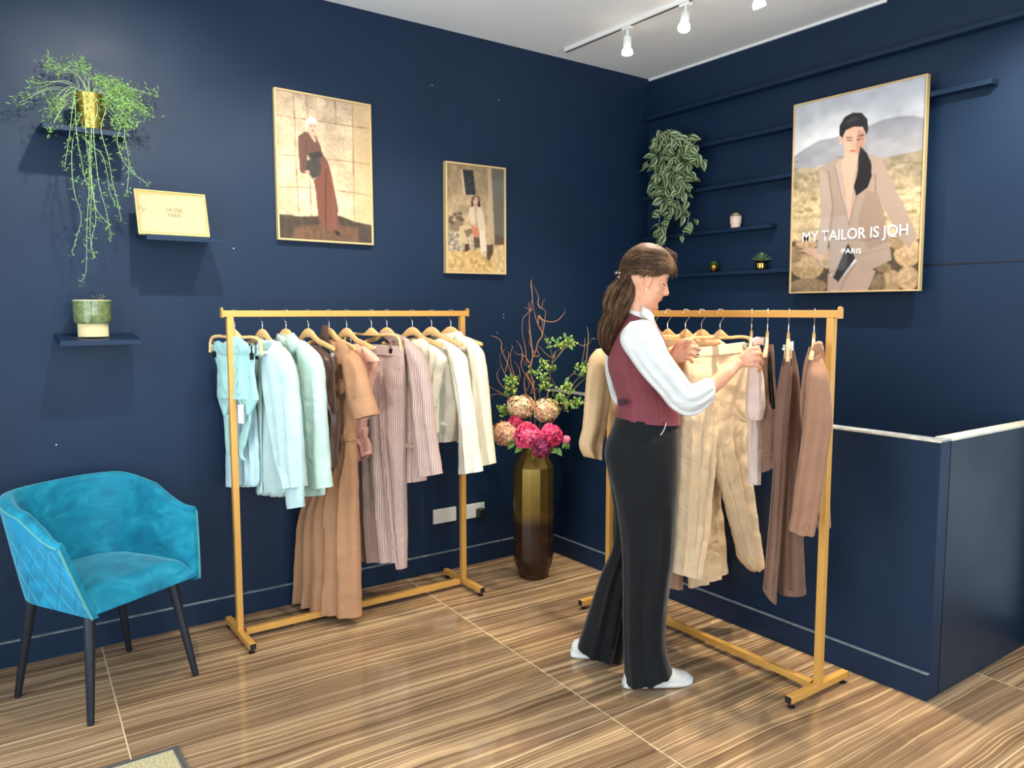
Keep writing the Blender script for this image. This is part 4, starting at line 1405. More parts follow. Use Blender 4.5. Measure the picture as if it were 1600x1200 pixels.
b.build('gold_flecks', M_brass, s3, smooth=False)
blades(MB(), (3.692, y0, 1.688 + .044), 26, .078, .0075, (.05, 1.3)).build('leaves', M_succ, s3, sharp=60)

# hanging variegated plant on the right wall
def leaf_mat():
    t = NT('variegated_leaf')
    uv = t.n('ShaderNodeTexCoord').outputs['UV']
    sp = t.n('ShaderNodeSeparateXYZ')
    t.l(uv, sp.inputs[0])
    a = t.math('ABSOLUTE', t.math('SUBTRACT', sp.outputs[0], .5))
    nz = t.math('MULTIPLY', t.math('SUBTRACT', t.noise(t.coord(), 14, 2), .5), .16)
    a = t.math('ADD', a, nz)
    g = t.ramp(t.noise(t.coord(), 9, 2), [(.3, lin((48, 68, 40))), (.7, lin((92, 118, 70)))])
    pale = t.ramp(a, [(.0, .0), (.16, .0), (.22, .75), (.34, .95), (.40, .1), (.5, .0)])
    t.color(t.mix(pale, g, lin((196, 206, 160))))
    t.set(rough=.4, spec=.4)
    return t.mat


def leaf(mb, p, d, n, L, w, curl=.2):
    """an ovate leaf from p along d, face towards n"""
    d = d.normalized()
    s = d.cross(n).normalized()
    n = s.cross(d).normalized()
    rows, uv = [], []
    for i, q in enumerate(np.linspace(0, 1, 7)):
        ww = w * (math.sin(PI * q ** .75) ** .85 if 0 < q < 1 else 0.02)
        c = p + d * L * q - n * curl * L * q * q + n * .05 * L * math.sin(PI * q)
        rows.append([c + s * ww * u + n * ww * .35 * abs(u) for u in (-1, -.5, 0, .5, 1)])
        uv.append([(.5 + .5 * u, q) for u in (-1, -.5, 0, .5, 1)])
    mb.grid(rows, uv)


hp = empty('hanging_plant', (3.66, 3.41, 2.452), 0, 'trailing plant with green and cream striped leaves on the ledges near the room corner', 'plant', 'potted plants')
MB().lathe([(.034, 0), (.044, .085), (.046, .088), (.042, .088), (.040, .075), (0, .075)], (3.682, 3.41, 2.452), 28).build('pot', M_black, hp)
lf, st = MB(), MB()
g5 = random.Random(3)
leafp = [(1045, 208), (1035, 215), (1055, 212), (1062, 216), (1072, 222), (1076, 232), (1080, 240), (1086, 234), (1092, 246), (1099, 258), (1101, 252), (1092, 258), (1066, 225), (1020, 228), (1026, 238), (1014, 245), (1008, 258), (1002, 268), (1012, 262), (1022, 285), (1018, 292), (1022, 302), (1016, 305), (1030, 222), (1076, 275), (1082, 272), (1086, 280), (1075, 292), (1074, 306)]
trail = [[(1046, 215), (1040, 250), (1036, 290), (1040, 330), (1036, 360), (1034, 385)], [(1052, 215), (1056, 250), (1058, 290), (1064, 310), (1072, 325), (1076, 340), (1070, 360), (1066, 370)],
         [(1048, 215), (1048, 260), (1050, 300), (1050, 330), (1044, 350), (1036, 375)], [(1042, 215), (1030, 245), (1026, 280), (1032, 310), (1030, 345), (1028, 372)], [(1056, 215), (1066, 240), (1068, 270), (1060, 300), (1056, 330)]]
anchor = Vector((3.68, 3.41, 2.535))
spots = []
for (x, y) in leafp: spots.append((x, y, 3.60 + g5.uniform(-.04, .04)))
for T in trail:
    X0 = 3.615 + g5.uniform(-.03, .03)
    P3 = [tuple(anchor)] + [tuple(on_x(x, y, X0)) for x, y in T]
    P = catmull(P3, 60)
    st.tube(P, .0014, 6)
    for q in range(5, 60, 2):
        px, py = pix(P[q])
        spots.append((px + g5.gauss(0, 5), py + g5.gauss(0, 3), X0 - .01 + g5.uniform(-.03, .02)))
for _ in range(125):
    a, rr = g5.uniform(0, 2 * PI), math.sqrt(g5.random())
    spots.append((1052 + 37 * rr * math.cos(a), 257 + 50 * rr * math.sin(a), 3.60 + g5.uniform(-.05, .04)))
for _ in range(48):
    spots.append((1052 + g5.uniform(-34, 34), 226 + g5.uniform(-18, 24), 3.60 + g5.uniform(-.05, .03)))
for x, y, X in spots:
    p = on_x(x, y, X)
    dx = (x - 1048) / 40
    d = Vector((0, -dx * 1.0, 0)) + Vector((-.25, 0, -.8)) + Vector((g5.gauss(0, .45), g5.gauss(0, .7), g5.gauss(0, .5)))
    n = Vector((-.62, -.65, .30)) + Vector((g5.gauss(0, .45), g5.gauss(0, .45), g5.gauss(0, .4)))
    L = g5.uniform(.048, .078)
    leaf(lf, p - d.normalized() * L * .4, d, n, L, L * g5.uniform(.26, .34), g5.uniform(0, .45))
lf.build('foliage', leaf_mat(), hp, sharp=80)
for (x, y) in leafp:
    p = on_x(x, y, 3.61)
    st.tube(catmull([tuple(anchor), tuple((anchor + p) / 2 + Vector((-.02, 0, .03))), tuple(p)], 10), .0012, 5)
st.build('stems', M_stem, hp)

# ------------------------------------------------------------------ floor vase and its flowers
VX, VY = 2.512, 3.325
tv = NT('ombre_metal_glaze')
sp = tv.n('ShaderNodeSeparateXYZ')
tv.l(tv.coord(), sp.inputs[0])
zz = tv.math('ADD', sp.outputs[2], tv.math('MULTIPLY', tv.noise(tv.coord(), 9, 3), .05))
tv.color(tv.ramp(tv.math('DIVIDE', zz, .72), [(0.0, lin((58, 34, 20))), (.14, lin((48, 30, 22))), (.46, lin((52, 34, 26))), (.56, lin((122, 98, 46))), (.9, lin((150, 126, 64)))]))
tv.set(rough=tv.ramp(tv.math('DIVIDE', zz, .72), [(.46, .16), (.58, .36)]), metal=tv.ramp(tv.math('DIVIDE', zz, .72), [(.46, .25), (.58, .85)]))
vs = empty('floor_vase', (VX, VY, 0), 0, 'tall faceted floor vase, gold above and dark brown below, in the corner between the racks', 'vase')
MB().lathe([(.078, 0), (.084, .006), (.087, .03), (.1065, .085), (.111, .12), (.111, .58), (.108, .615), (.066, .70), (.064, .708), (.056, .708), (.058, .69), (.085, .62), (0, .60)], (VX, VY, 0), 14, rot=.35).build('vase_body', tv.mat, vs, sharp=12)

M_willow = plain('red_brown_willow', (170, 118, 82), .6, var=.25, scale=25)
M_branch = plain('grey_brown_branch', (140, 116, 84), .7, var=.2, scale=25)
M_berry = plain('lime_berry', (176, 196, 96), .4, var=.25, scale=30)
M_green = plain('leaf_green', (92, 136, 56), .5, var=.3, scale=25)
MOUTH = Vector((VX, VY, .69))
g6 = random.Random(21)


def cpx(p): return 760 + p[0] / 5.71, 430 + p[1] / 5.71


def twigs(mb, paths, r0, depth, jit=.05):
    for i, P in enumerate(paths):
        dd = depth + g6.uniform(-jit, jit)
        pts = []
        for j, q in enumerate(P):
            x, y = cpx(q)
            pts.append(tuple(at(x, y, dd + .03 * math.sin(j * 1.3 + i))))
        n = 10 * len(P)
        rr = r0 if i == 0 else r0 * .68
        mb.tube(catmull(pts, n), [rr * (1 - .72 * k / (n - 1)) for k in range(n)], 7)


def root_of(mb, first, depth, r0):
    x, y = cpx(first)
    p = at(x, y, depth)
    mb.tube(catmull([tuple(MOUTH + Vector((0, 0, -.08))), tuple(MOUTH + (p - MOUTH) * .25), tuple(p)], 12), r0 * 1.05, 7)


VD = depth_of((VX, VY, .8))
GW = 'curly willow twigs in the floor vase'
for label, dep, r0, paths in (
    ('curly willow branch rising highest and straightest from the vase', VD + .02, .0042, [[(380, 1150), (340, 990), (340, 920), (390, 830), (410, 740), (400, 600), (385, 450), (385, 330), (410, 200), (400, 80), (400, 40)],
     [(360, 780), (345, 640), (320, 500), (330, 380), (375, 330), (380, 240)], [(430, 700), (380, 580), (390, 540), (370, 490)], [(350, 900), (310, 800), (320, 700), (290, 610), (265, 580)], [(385, 780), (340, 720), (265, 700), (245, 675)],
     [(385, 330), (400, 300), (370, 300), (340, 285)], [(320, 700), (350, 800), (385, 770)]]),
    ('curly willow branch with one twig hooking out to the right', VD - .03, .0045, [[(440, 1180), (420, 980), (390, 800), (440, 680), (460, 600), (500, 530), (460, 440), (430, 340), (415, 260), (405, 130), (395, 90)],
     [(500, 530), (520, 400), (520, 310), (480, 290), (460, 250), (465, 200), (430, 110), (400, 75)], [(490, 290), (510, 230), (525, 205)], [(460, 370), (530, 410), (600, 415), (670, 370), (705, 320), (690, 300)],
     [(420, 1000), (360, 890), (380, 990), (340, 1060), (360, 1120)], [(430, 940), (400, 1060), (450, 1010), (490, 1120)], [(420, 720), (470, 720), (440, 640)], [(460, 440), (470, 360), (500, 420), (490, 480)]]),
    ('low curly willow branch fanning left towards the ivory blazer', VD - .06, .0036, [[(270, 1120), (250, 1020), (240, 940), (190, 790), (135, 660), (130, 590), (80, 550), (35, 540)],
     [(185, 920), (125, 780), (130, 700), (180, 650)], [(250, 900), (220, 790), (220, 680), (235, 640), (220, 625)], [(260, 1000), (300, 900), (290, 830), (250, 770)], [(190, 1040), (140, 990), (95, 880), (120, 825)], [(170, 860), (200, 700), (190, 680)]]),
    ('bare forked twig leaning far left beside the ivory blazer', VD - .08, .0034, [[(270, 1130), (200, 1080), (110, 1040), (15, 985)], [(280, 1135), (150, 1070), (80, 1060), (25, 1085)]]),
):
    o = MB()
    twigs(o, paths, r0, dep)
    root_of(o, paths[0][0], dep, r0)
    tag(o.build('willow_branch', M_willow), label, 'branch', GW)

GBR = 'berry branches in the floor vase'
for label, dep, r0, paths, clusters in (
    ('tall forked berry branch reaching right over the other flowers', VD, .006, [[(540, 1120), (560, 960), (585, 800), (650, 710), (700, 650), (790, 600), (870, 630), (930, 600), (945, 565), (970, 570)], [(585, 800), (590, 740), (550, 610), (520, 530)], [(590, 740), (530, 700), (470, 630)], [(850, 800), (875, 650), (878, 560)], [(890, 780), (905, 620), (910, 540), (900, 460)], [(600, 740), (620, 680), (680, 660)]],
     [(625, 620, 9), (680, 610, 10), (730, 590, 10), (760, 610, 7), (550, 580, 2), (500, 770, 7), (540, 820, 8), (450, 860, 8), (490, 900, 9), (520, 930, 8), (500, 980, 8), (545, 990, 6), (400, 855, 4), (590, 830, 3)]),
    ('low berry branch spreading right towards the beige jacket', VD - .05, .0055, [[(670, 1190), (760, 1040), (850, 950), (920, 890)], [(720, 1120), (790, 950), (830, 900), (780, 880), (720, 930), (680, 970)], [(590, 1080), (610, 980), (580, 920)], [(640, 1150), (700, 1090), (760, 1070)], [(700, 1190), (760, 1130), (830, 1100)]],
     [(860, 800, 6), (880, 850, 9), (840, 870, 7), (905, 850, 6), (720, 980, 9), (680, 1010, 8), (740, 1020, 7), (640, 1110, 9), (600, 1140, 8), (700, 1140, 7), (780, 1130, 9), (820, 1150, 8), (760, 1170, 7), (660, 1080, 6), (840, 1110, 6), (620, 1180, 7)]),
    ('short berry sprig low on the left of the flowers', VD - .07, .003, [[(300, 1160), (220, 1050), (215, 980), (215, 940)], [(280, 1190), (200, 1190), (140, 1180)]],
     [(185, 940, 6), (230, 930, 8), (250, 960, 5), (200, 1000, 7), (240, 1040, 4), (190, 1170, 6), (150, 1190, 6), (120, 1180, 5), (150, 1220, 5)]),
):
    r = empty('berry_branch', tuple(MOUTH), 0, label, 'branch', GBR)
    o = MB()
    twigs(o, paths, r0, dep, .02)
    root_of(o, paths[0][0], dep, r0)
    o.build('twigs', M_branch, r)
    le = MB()
    for cx, cy, n in clusters:
        be = MB()
        x, y = cpx((cx, cy))
        c = at(x, y, dep - .01)
        for _ in range(int(n * 1.3)):
            p = c + Vector((g6.gauss(0, .014), g6.gauss(0, .014), g6.gauss(0, .012)))
            be.ball(p, g6.uniform(.0052, .0078), n=8, m=6)
        be.tube([c + Vector((0, 0, -.02)), c, c + Vector((.004, 0, .014))], .0012, 5)
        be.build('berry_cluster', M_berry, r, sharp=180)
        for _ in range(4):
            p = c + Vector((g6.gauss(0, .012), g6.gauss(0, .012), g6.gauss(0, .010)))
            d = Vector((g6.gauss(0, 1), g6.gauss(0, 1), g6.gauss(0, .8)))
            L = g6.uniform(.022, .040)
            leaf(le, p, d, Vector((-.6, -.7, .5)) + Vector((g6.gauss(0, .4), g6.gauss(0, .4), g6.gauss(0, .4))), L, L * .28, .2)
    le.build('leaves', M_green, r, sharp=80)


def stem_to(p, parent):
    MB().tube(catmull([tuple(MOUTH + Vector((0, 0, -.06))), tuple(MOUTH + (p - MOUTH) * .45 + Vector((0, 0, .02))), tuple(p)], 12), .003, 7).build('stem', M_green, parent)


def hydrangea(x, y, dd, R, cols, label):
    c = at(x, y, VD + dd)
    r = empty('hydrangea', tuple(c), 0, label, 'flower', 'hydrangea heads in the floor vase')
    stem_to(c, r)
    b = MB()
    mats = [plain('hydrangea_petal', q, .7, var=.25, scale=60) for q in cols]
    N = 105
    for k in range(N):
        zf = 1 - 2 * (k + .5) / N
        a = k * 2.39996
        q = Vector((math.sqrt(1 - zf * zf) * math.cos(a), math.sqrt(1 - zf * zf) * math.sin(a), zf))
        p = c + Vector((q.x * R, q.y * R, q.z * R * .85)) * g6.uniform(.84, 1.12)
        s = q.orthogonal().normalized()
        s = Matrix.Rotation(g6.uniform(0, 2 * PI), 3, q) @ s
        t2 = q.cross(s)
        b.mi = g6.randrange(len(mats))
        w = R * .23
        for j in range(4):
            e1 = s * math.cos(j * PI / 2) + t2 * math.sin(j * PI / 2)
            e2 = q.cross(e1)
            lift = g6.uniform(-.1, .35)
            b.add([p, p + (e1 * .6 - e2 * .5 + q * lift * .5) * w, p + (e1 * 1.1 + q * lift) * w, p + (e1 * .6 + e2 * .5 + q * lift * .5) * w], [(0, 1, 2, 3)])
    b.build('florets', mats, r, smooth=False)


def peony(x, y, dd, R, cols, label, face=(-.55, -.75, .25)):
    c = at(x, y, VD + dd)
    r = empty('peony', tuple(c), 0, label, 'flower', 'peonies in the floor vase')
    ax = Vector(face).normalized()
    stem_to(c - ax * R * .6, r)
    q = ax.to_track_quat('Z', 'Y').to_matrix()
    b = MB()
    mats = [plain('peony_petal', k, .6, var=.25, scale=40) for k in cols]
    for k in range(34):                                       # the packed, ruffled heart
        zf = 1 - k / 33 * 1.05
        a = k * 2.39996
        sr = math.sqrt(max(0, 1 - zf * zf))
        d = Vector((sr * math.cos(a), sr * math.sin(a), zf))
        tn = d.orthogonal().normalized()
        tn = Matrix.Rotation(g6.uniform(0, 6.28), 3, d) @ tn
        bn = d.cross(tn)
        b.mi = g6.randrange(len(mats))
        rows = []
        w = R * g6.uniform(.26, .36)
        r1, r2 = g6.uniform(0, 6), g6.uniform(0, 6)
        for i in range(6):
            row = []
            for j in range(6):
                u, v = j / 2.5 - 1, i / 2.5 - 1
                lift = .16 * (v + 1) + .09 * math.sin(4 * u + r1) * (v + 1) - .12 * u * u + .05 * math.sin(5 * v + r2)
                row.append(q @ ((d * (.56 + lift) * R) + (tn * u * (1 - .25 * v * v) + bn * v) * w * .9 + Vector((0, 0, -.05 * R))) + c)
            rows.append(row)
        b.grid(rows)
    N = 22
    for k in range(N):
        f = .5 + .5 * k / (N - 1)
        az = k * 2.39996
        op = .06 + 1.15 * f ** 1.35          # how far the petal has opened
        L = R * (.55 + .6 * f)
        w = R * (.32 + .30 * f)
        b.mi = min(len(mats) - 1, int((1 - f) * len(mats) * .999)) if g6.random() < .75 else g6.randrange(len(mats))
        rows = []
        ruf = g6.uniform(0, 6)
        for i in range(7):
            t = i / 6
            ang = op * (.35 + .65 * t) + (.25 * t * t if f > .6 else -.35 * t)
            rad = R * .08 + L * t * math.sin(ang) * .95
            hz = -R * .35 + L * t * math.cos(ang)
            row = []
            for j in range(7):
                u = j / 6 * 2 - 1
                ww = w * (math.sin(PI * (.12 + .62 * t)) ** .7)
                aa = az + u * ww / max(rad, R * .28)
                rr = rad * (1 - .06 * u * u)
                dz = .06 * R * math.sin(5 * u + ruf) * t * t + (.10 * R * (u * u) if f < .5 else 0)
                row.append(q @ Vector((rr * math.cos(aa), rr * math.sin(aa), hz + dz - (.12 * L * t * u * u if i > 4 else 0))) + c)
            rows.append(row)
        b.grid(rows)
    b.build('petals', mats, r, sharp=180)


HC = [(236, 202, 150), (226, 184, 134), (238, 210, 170), (214, 160, 130)]
hydrangea(813, 636, -.09, .072, HC, 'beige hydrangea head at the top left of the bouquet')
hydrangea(853, 641, -.08, .068, HC, 'beige hydrangea head at the top right of the bouquet')
hydrangea(791, 676, -.13, .074, [(234, 196, 142), (220, 168, 128), (206, 150, 134), (226, 188, 160)], 'beige and dusky pink hydrangea head at the lower left')
PC = [(222, 62, 108), (206, 44, 92), (232, 104, 138)]
peony(823, 680, -.19, .066, PC, 'pink peony, the largest bloom, left of the pair above the vase rim')
peony(861, 680, -.18, .060, PC, 'pink peony right of the largest bloom above the vase rim', (-.3, -.85, .3))
peony(847, 701, -.19, .055, [(136, 34, 76), (158, 52, 98), (118, 26, 62)], 'dark magenta peony drooping over the vase rim', (-.45, -.75, -.35))
peony(804, 660, -.14, .036, [(186, 40, 80), (206, 60, 100)], 'small red peony tucked between the left hydrangeas')
c = at(885, 688, VD - .16)
r = empty('peony_bud', tuple(c), 0, 'closed pink peony bud on the far right of the bouquet', 'flower')
b = MB()
for k in range(7):
    a = k * 2.4
    b.ball(c + Vector((.006 * math.cos(a), .006 * math.sin(a), .001 * k)), .016, .016, .020, 12, 9)
b.build('petals', plain('bud_pink', (232, 110, 146), .6, var=.25, scale=50), r, sharp=180)
stem_to(c, r)
b = MB()
for dx, dy in ((-4, 8), (3, 10), (-8, 14), (0, 16)):
    p = at(885 + dx, 688 + dy, VD - .165)
    leaf(b, c, p - c, Vector((-.6, -.7, .3)), .05, .010, .3)
b.build('sepals', M_green, r, sharp=80)
r = empty('foliage_sprig', tuple(MOUTH), 0, 'few broad green leaves under the peonies at the vase mouth', 'leaves')
b = MB()
for x, y, tx, ty in ((803, 690, 795, 700), (838, 693, 828, 701), (851, 690, 853, 698), (815, 697, 806, 706), (868, 700, 878, 712), (800, 678, 796, 690), (858, 702, 872, 706)):
    p, q = at(x, y, VD - .17), at(tx, ty, VD - .20)
    leaf(b, p, q - p, Vector((-.6, -.75, .3)), .055, .017, .2)
    b.tube([MOUTH, p], .002, 6)
b.build('leaves', M_green, r, sharp=80)

# ------------------------------------------------------------------ framed prints: each print is a flat picture, its colours stored per point of the sheet
def in_poly(px, py, P):
    r = np.zeros(px.shape, bool)
    n = len(P)
    for i in range(n):
        x0, y0 = P[i]
        x1, y1 = P[(i + 1) % n]
        c = ((y0 > py) != (y1 > py))
        with np.errstate(divide='ignore', invalid='ignore'):
            c &= px < (x1 - x0) * (py - y0) / ((y1 - y0) if y1 != y0 else 1e-9) + x0
        r ^= c
    return r


def blur(a, k):
    for _ in range(k):
        p = np.pad(a, [(1, 1), (1, 1)] + [(0, 0)] * (a.ndim - 2), 'edge')
        a = (p[:-2, 1:-1] + p[2:, 1:-1] + p[1:-1, :-2] + p[1:-1, 2:] + 2 * p[1:-1, 1:-1]) / 6
    return a


def value_noise(shape, cells, seed):
    g = np.random.RandomState(seed).rand(cells[0] + 2, cells[1] + 2)
    y = np.linspace(0, cells[0], shape[0])[:, None]
    x = np.linspace(0, cells[1], shape[1])[None, :]
    yi, xi = y.astype(int), x.astype(int)
    fy, fx = y - yi, x - xi
    fy, fx = fy * fy * (3 - 2 * fy), fx * fx * (3 - 2 * fx)
    return (g[yi, xi] * (1 - fy) * (1 - fx) + g[yi + 1, xi] * fy * (1 - fx) + g[yi, xi + 1] * (1 - fy) * fx + g[yi + 1, xi + 1] * fy * fx) * 2 - 1


class Print:
    """a sheet between four corners; painted with shapes given in the sheet's own picture"""
    def __init__(self, quad, nx, ny, conv):
        tl, tr, br, bl = quad
        u = np.linspace(0, 1, nx)
        v = np.linspace(0, 1, ny)
        self.nx, self.ny = nx, ny
        Q = [np.array(q) for q in quad]
        self.P = (Q[0][None, None] * ((1 - u)[None, :, None] * (1 - v)[:, None, None]) + Q[1][None, None] * (u[None, :, None] * (1 - v)[:, None, None]) +
                  Q[2][None, None] * (u[None, :, None] * v[:, None, None]) + Q[3][None, None] * ((1 - u)[None, :, None] * v[:, None, None]))
        d = self.P - np.array(_C)
        k = d @ np.array(_fw)
        px, py = 800 + FOC * (d @ np.array(_rt)) / k, 600 - FOC * (d @ np.array(_up)) / k
        ox, oy, s = conv
        self.x, self.y = (px - ox) * s, (py - oy) * s
        self.c = np.ones((ny, nx, 3)) * 128

    def put(self, m, col, soft=1, op=1.0):
        m = blur(m.astype(float), soft)[..., None] * op
        self.c = self.c * (1 - m) + np.array(col, float) * m

    def poly(self, pts, col, soft=1, op=1.0): self.put(in_poly(self.x, self.y, pts), col, soft, op)

    def ell(self, cx, cy, rx, ry, col, soft=1, op=1.0, rot=0.0):
        a = math.radians(rot)
        dx, dy = self.x - cx, self.y - cy
        self.put(((dx * math.cos(a) + dy * math.sin(a)) / rx) ** 2 + ((-dx * math.sin(a) + dy * math.cos(a)) / ry) ** 2 < 1, col, soft, op)

    def line(self, pts, w, col, soft=1, op=1.0):
        m = np.zeros(self.x.shape, bool)
        for (x0, y0), (x1, y1) in zip(pts, pts[1:]):
            L2 = (x1 - x0) ** 2 + (y1 - y0) ** 2
            t = np.clip(((self.x - x0) * (x1 - x0) + (self.y - y0) * (y1 - y0)) / L2, 0, 1)
            m |= (self.x - x0 - t * (x1 - x0)) ** 2 + (self.y - y0 - t * (y1 - y0)) ** 2 < (w / 2) ** 2
        self.put(m, col, soft, op)

    def noise(self, amp, cells, seed, where=None):
        n = value_noise((self.ny, self.nx), cells, seed)
        if where is not None: n = n * blur(in_poly(self.x, self.y, where).astype(float), 1)
        self.c = self.c * (1 + amp * n[..., None])

    def grad(self, pts, top, bottom, y0, y1, soft=1):
        m = blur(in_poly(self.x, self.y, pts).astype(float), soft)[..., None]
        t = np.clip((self.y - y0) / (y1 - y0), 0, 1)[..., None]
        self.c = self.c * (1 - m) + (np.array(top) * (1 - t) + np.array(bottom) * t) * m

    def build(self, name, mat, parent, nrm, back=.002):
        nx, ny = self.nx, self.ny
        off = np.array(world_loc(parent))
        V = (self.P - off).reshape(-1, 3)
        B = np.array([self.P[0, 0], self.P[0, -1], self.P[-1, -1], self.P[-1, 0]]) - off - np.array(nrm) * back
        I = np.arange(nx * ny).reshape(ny, nx)
        F = np.stack([I[:-1, :-1], I[1:, :-1], I[1:, 1:], I[:-1, 1:]], -1).reshape(-1, 4)
        k = nx * ny
        me = bpy.data.meshes.new(name)
        me.from_pydata(V.tolist() + B.tolist(), [], F.tolist() + [[k, k + 1, k + 2, k + 3]])
        a = me.color_attributes.new('ink', 'FLOAT_COLOR', 'POINT')
        c = np.clip(self.c, 0, 255) / 255
        c = np.where(c <= .04045, c / 12.92, ((c + .055) / 1.055) ** 2.4)
        col = np.ones((k + 4, 4))
        col[:k, :3] = c.reshape(-1, 3)
        a.data.foreach_set('color', col.ravel())
        me.materials.append(mat)
        me.update()
        o = bpy.data.objects.new(name, me)
        COL.objects.link(o)
        o.parent = parent
        return o


t = NT('printed_photo')
at_ = t.n('ShaderNodeVertexColor', layer_name='ink')
t.l(at_.outputs[0], t.b.inputs['Base Color'])
t.set(rough=.5, spec=.3)
M_ink = t.mat
t = NT('clear_pane')
nt = t.t
nt.nodes.remove(t.b)
out = [n for n in nt.nodes if n.type == 'OUTPUT_MATERIAL'][0]
mx, tr, gl, fr = t.n('ShaderNodeMixShader'), t.n('ShaderNodeBsdfTransparent'), t.n('ShaderNodeBsdfGlossy'), t.n('ShaderNodeFresnel')
gl.inputs['Roughness'].default_value = .03
fr.inputs[0].default_value = 1.32
for a, b_ in ((fr.outputs[0], mx.inputs[0]), (tr.outputs[0], mx.inputs[1]), (gl.outputs[0], mx.inputs[2]), (mx.outputs[0], out.inputs[0])): nt.links.new(a, b_)
M_pane = t.mat
M_frame = plain('pale_gold_frame', (222, 192, 138), .35, metal=.35, var=.05)
M_frame_dark = plain('dark_frame_side', (60, 52, 44), .5)


def framed(name, label, cat, quad, border, depth, nrm, mat=None, group=None):
    """frame, back and pane of a picture between four corners of its front (tl, tr, br, bl)"""
    Q = [Vector(q) for q in quad]
    N = Vector(nrm).normalized()
    c = sum(Q, Vector()) / 4
    r = empty(name, tuple(c), 0, label, cat, group)
    u, v = (Q[1] - Q[0]).normalized(), (Q[3] - Q[0]).normalized()
    I = [Q[0] + (u + v) * border, Q[1] + (-u + v) * border, Q[2] + (-u - v) * border, Q[3] + (u - v) * border]
    b = MB()
    vs = Q + I + [q - N * depth for q in Q] + [q - N * depth for q in I]
    fs = []
    for i in range(4):
        j = (i + 1) % 4
        fs += [(i, j, 4 + j, 4 + i), (j, i, 8 + i, 8 + j), (4 + i, 4 + j, 12 + j, 12 + i), (8 + i, 12 + i, 12 + j, 8 + j)]
    b.add(vs, fs).build('frame', mat or M_frame, r, smooth=False, recalc=True, bevel=.0012)
    b = MB()
    b.hexa([p - N * .010 for p in I], [p - N * (depth - .001) for p in I])
    b.build('backing_board', M_frame_dark, r, smooth=False)
    b = MB().add([p - N * .0045 for p in I], [(0, 1, 2, 3)])
    g = b.build('clear_pane', M_pane, r, smooth=False)
    return r, [p - N * .007 for p in I], N


# --- portrait with a stone wall
q = [on_y(x, y, 3.668) for x, y in ((428, 135.4), (579.7, 163.2), (584.3, 383.2), (435, 374.2))]
r, I, N = framed('framed_portrait', 'gold-framed portrait of a blond person in a brown suit by a stone wall', 'picture', q, .009, .028, (0, -1, 0), group='framed fashion portraits')
p = Print(I, 150, 220, (400, 120, 4.286))
p.grad([(0, 0), (943, 0), (943, 1200), (0, 1200)], (196, 170, 140), (214, 190, 152), 80, 800)
p.noise(.10, (14, 9), 1); p.noise(.08, (60, 40), 2)
p.poly([(645, 170), (780, 190), (780, 1000), (660, 980)], (206, 172, 122), 2, .6)
for L in ([(250, 90), (275, 730), (290, 930)], [(335, 120), (350, 300), (370, 930)], [(645, 170), (655, 780), (660, 980)], [(528, 150), (535, 320)], [(130, 255), (340, 285), (560, 320), (780, 350)], [(130, 520), (300, 530), (560, 560), (780, 590)], [(130, 738), (380, 742), (650, 775), (780, 800)]):
    p.line(L, 5, (120, 92, 66), 1, .75)
p.poly([(120, 915), (300, 935), (560, 930), (660, 970), (800, 1000), (800, 1130), (120, 1130)], (72, 58, 46), 2)
p.poly([(260, 1000), (520, 985), (680, 1010), (690, 1110), (240, 1080)], (112, 80, 56), 5, .8)
p.noise(.12, (50, 30), 3, [(120, 915), (800, 980), (800, 1130), (120, 1130)])
p.poly([(415, 545), (478, 560), (495, 612), (520, 730), (550, 880), (545, 1030), (470, 1028), (420, 960), (400, 760), (385, 690), (430, 660)], (118, 72, 56))
p.line([(470, 620), (465, 780), (468, 1020)], 8, (78, 44, 34), 2, .8)
p.line([(500, 640), (520, 800), (525, 1010)], 6, (142, 92, 72), 2, .6)
p.poly([(520, 1030), (548, 1030), (568, 1058), (540, 1062)], (40, 28, 24))
p.poly([(320, 368), (282, 400), (286, 520), (296, 640), (330, 648), (345, 600), (340, 525), (395, 560), (480, 575), (440, 500), (434, 470), (402, 400), (362, 375)], (104, 72, 60))
p.line([(338, 430), (335, 520), (312, 600)], 7, (74, 48, 40), 2, .8)
p.poly([(352, 378), (392, 440), (405, 430), (380, 378)], (214, 168, 142))
p.poly([(350, 512), (430, 498), (446, 530), (372, 572)], (56, 48, 44))
p.poly([(340, 560), (420, 540), (436, 600), (430, 665), (382, 684), (330, 620)], (66, 60, 54), 2)
p.poly([(325, 630), (352, 625), (364, 640), (345, 656)], (206, 160, 134))
p.ell(376, 343, 30, 40, (216, 172, 148), 1, 1, 10)
p.poly([(330, 330), (335, 285), (370, 263), (408, 285), (408, 320), (385, 305), (350, 318), (345, 355)], (224, 216, 200), 2)
p.ell(367, 330, 7, 3, (70, 50, 44), 1, .8); p.ell(393, 332, 6, 3, (70, 50, 44), 1, .8); p.ell(380, 361, 9, 4, (120, 40, 40), 1, .9)
p.build('photo_print', M_ink, r, N)

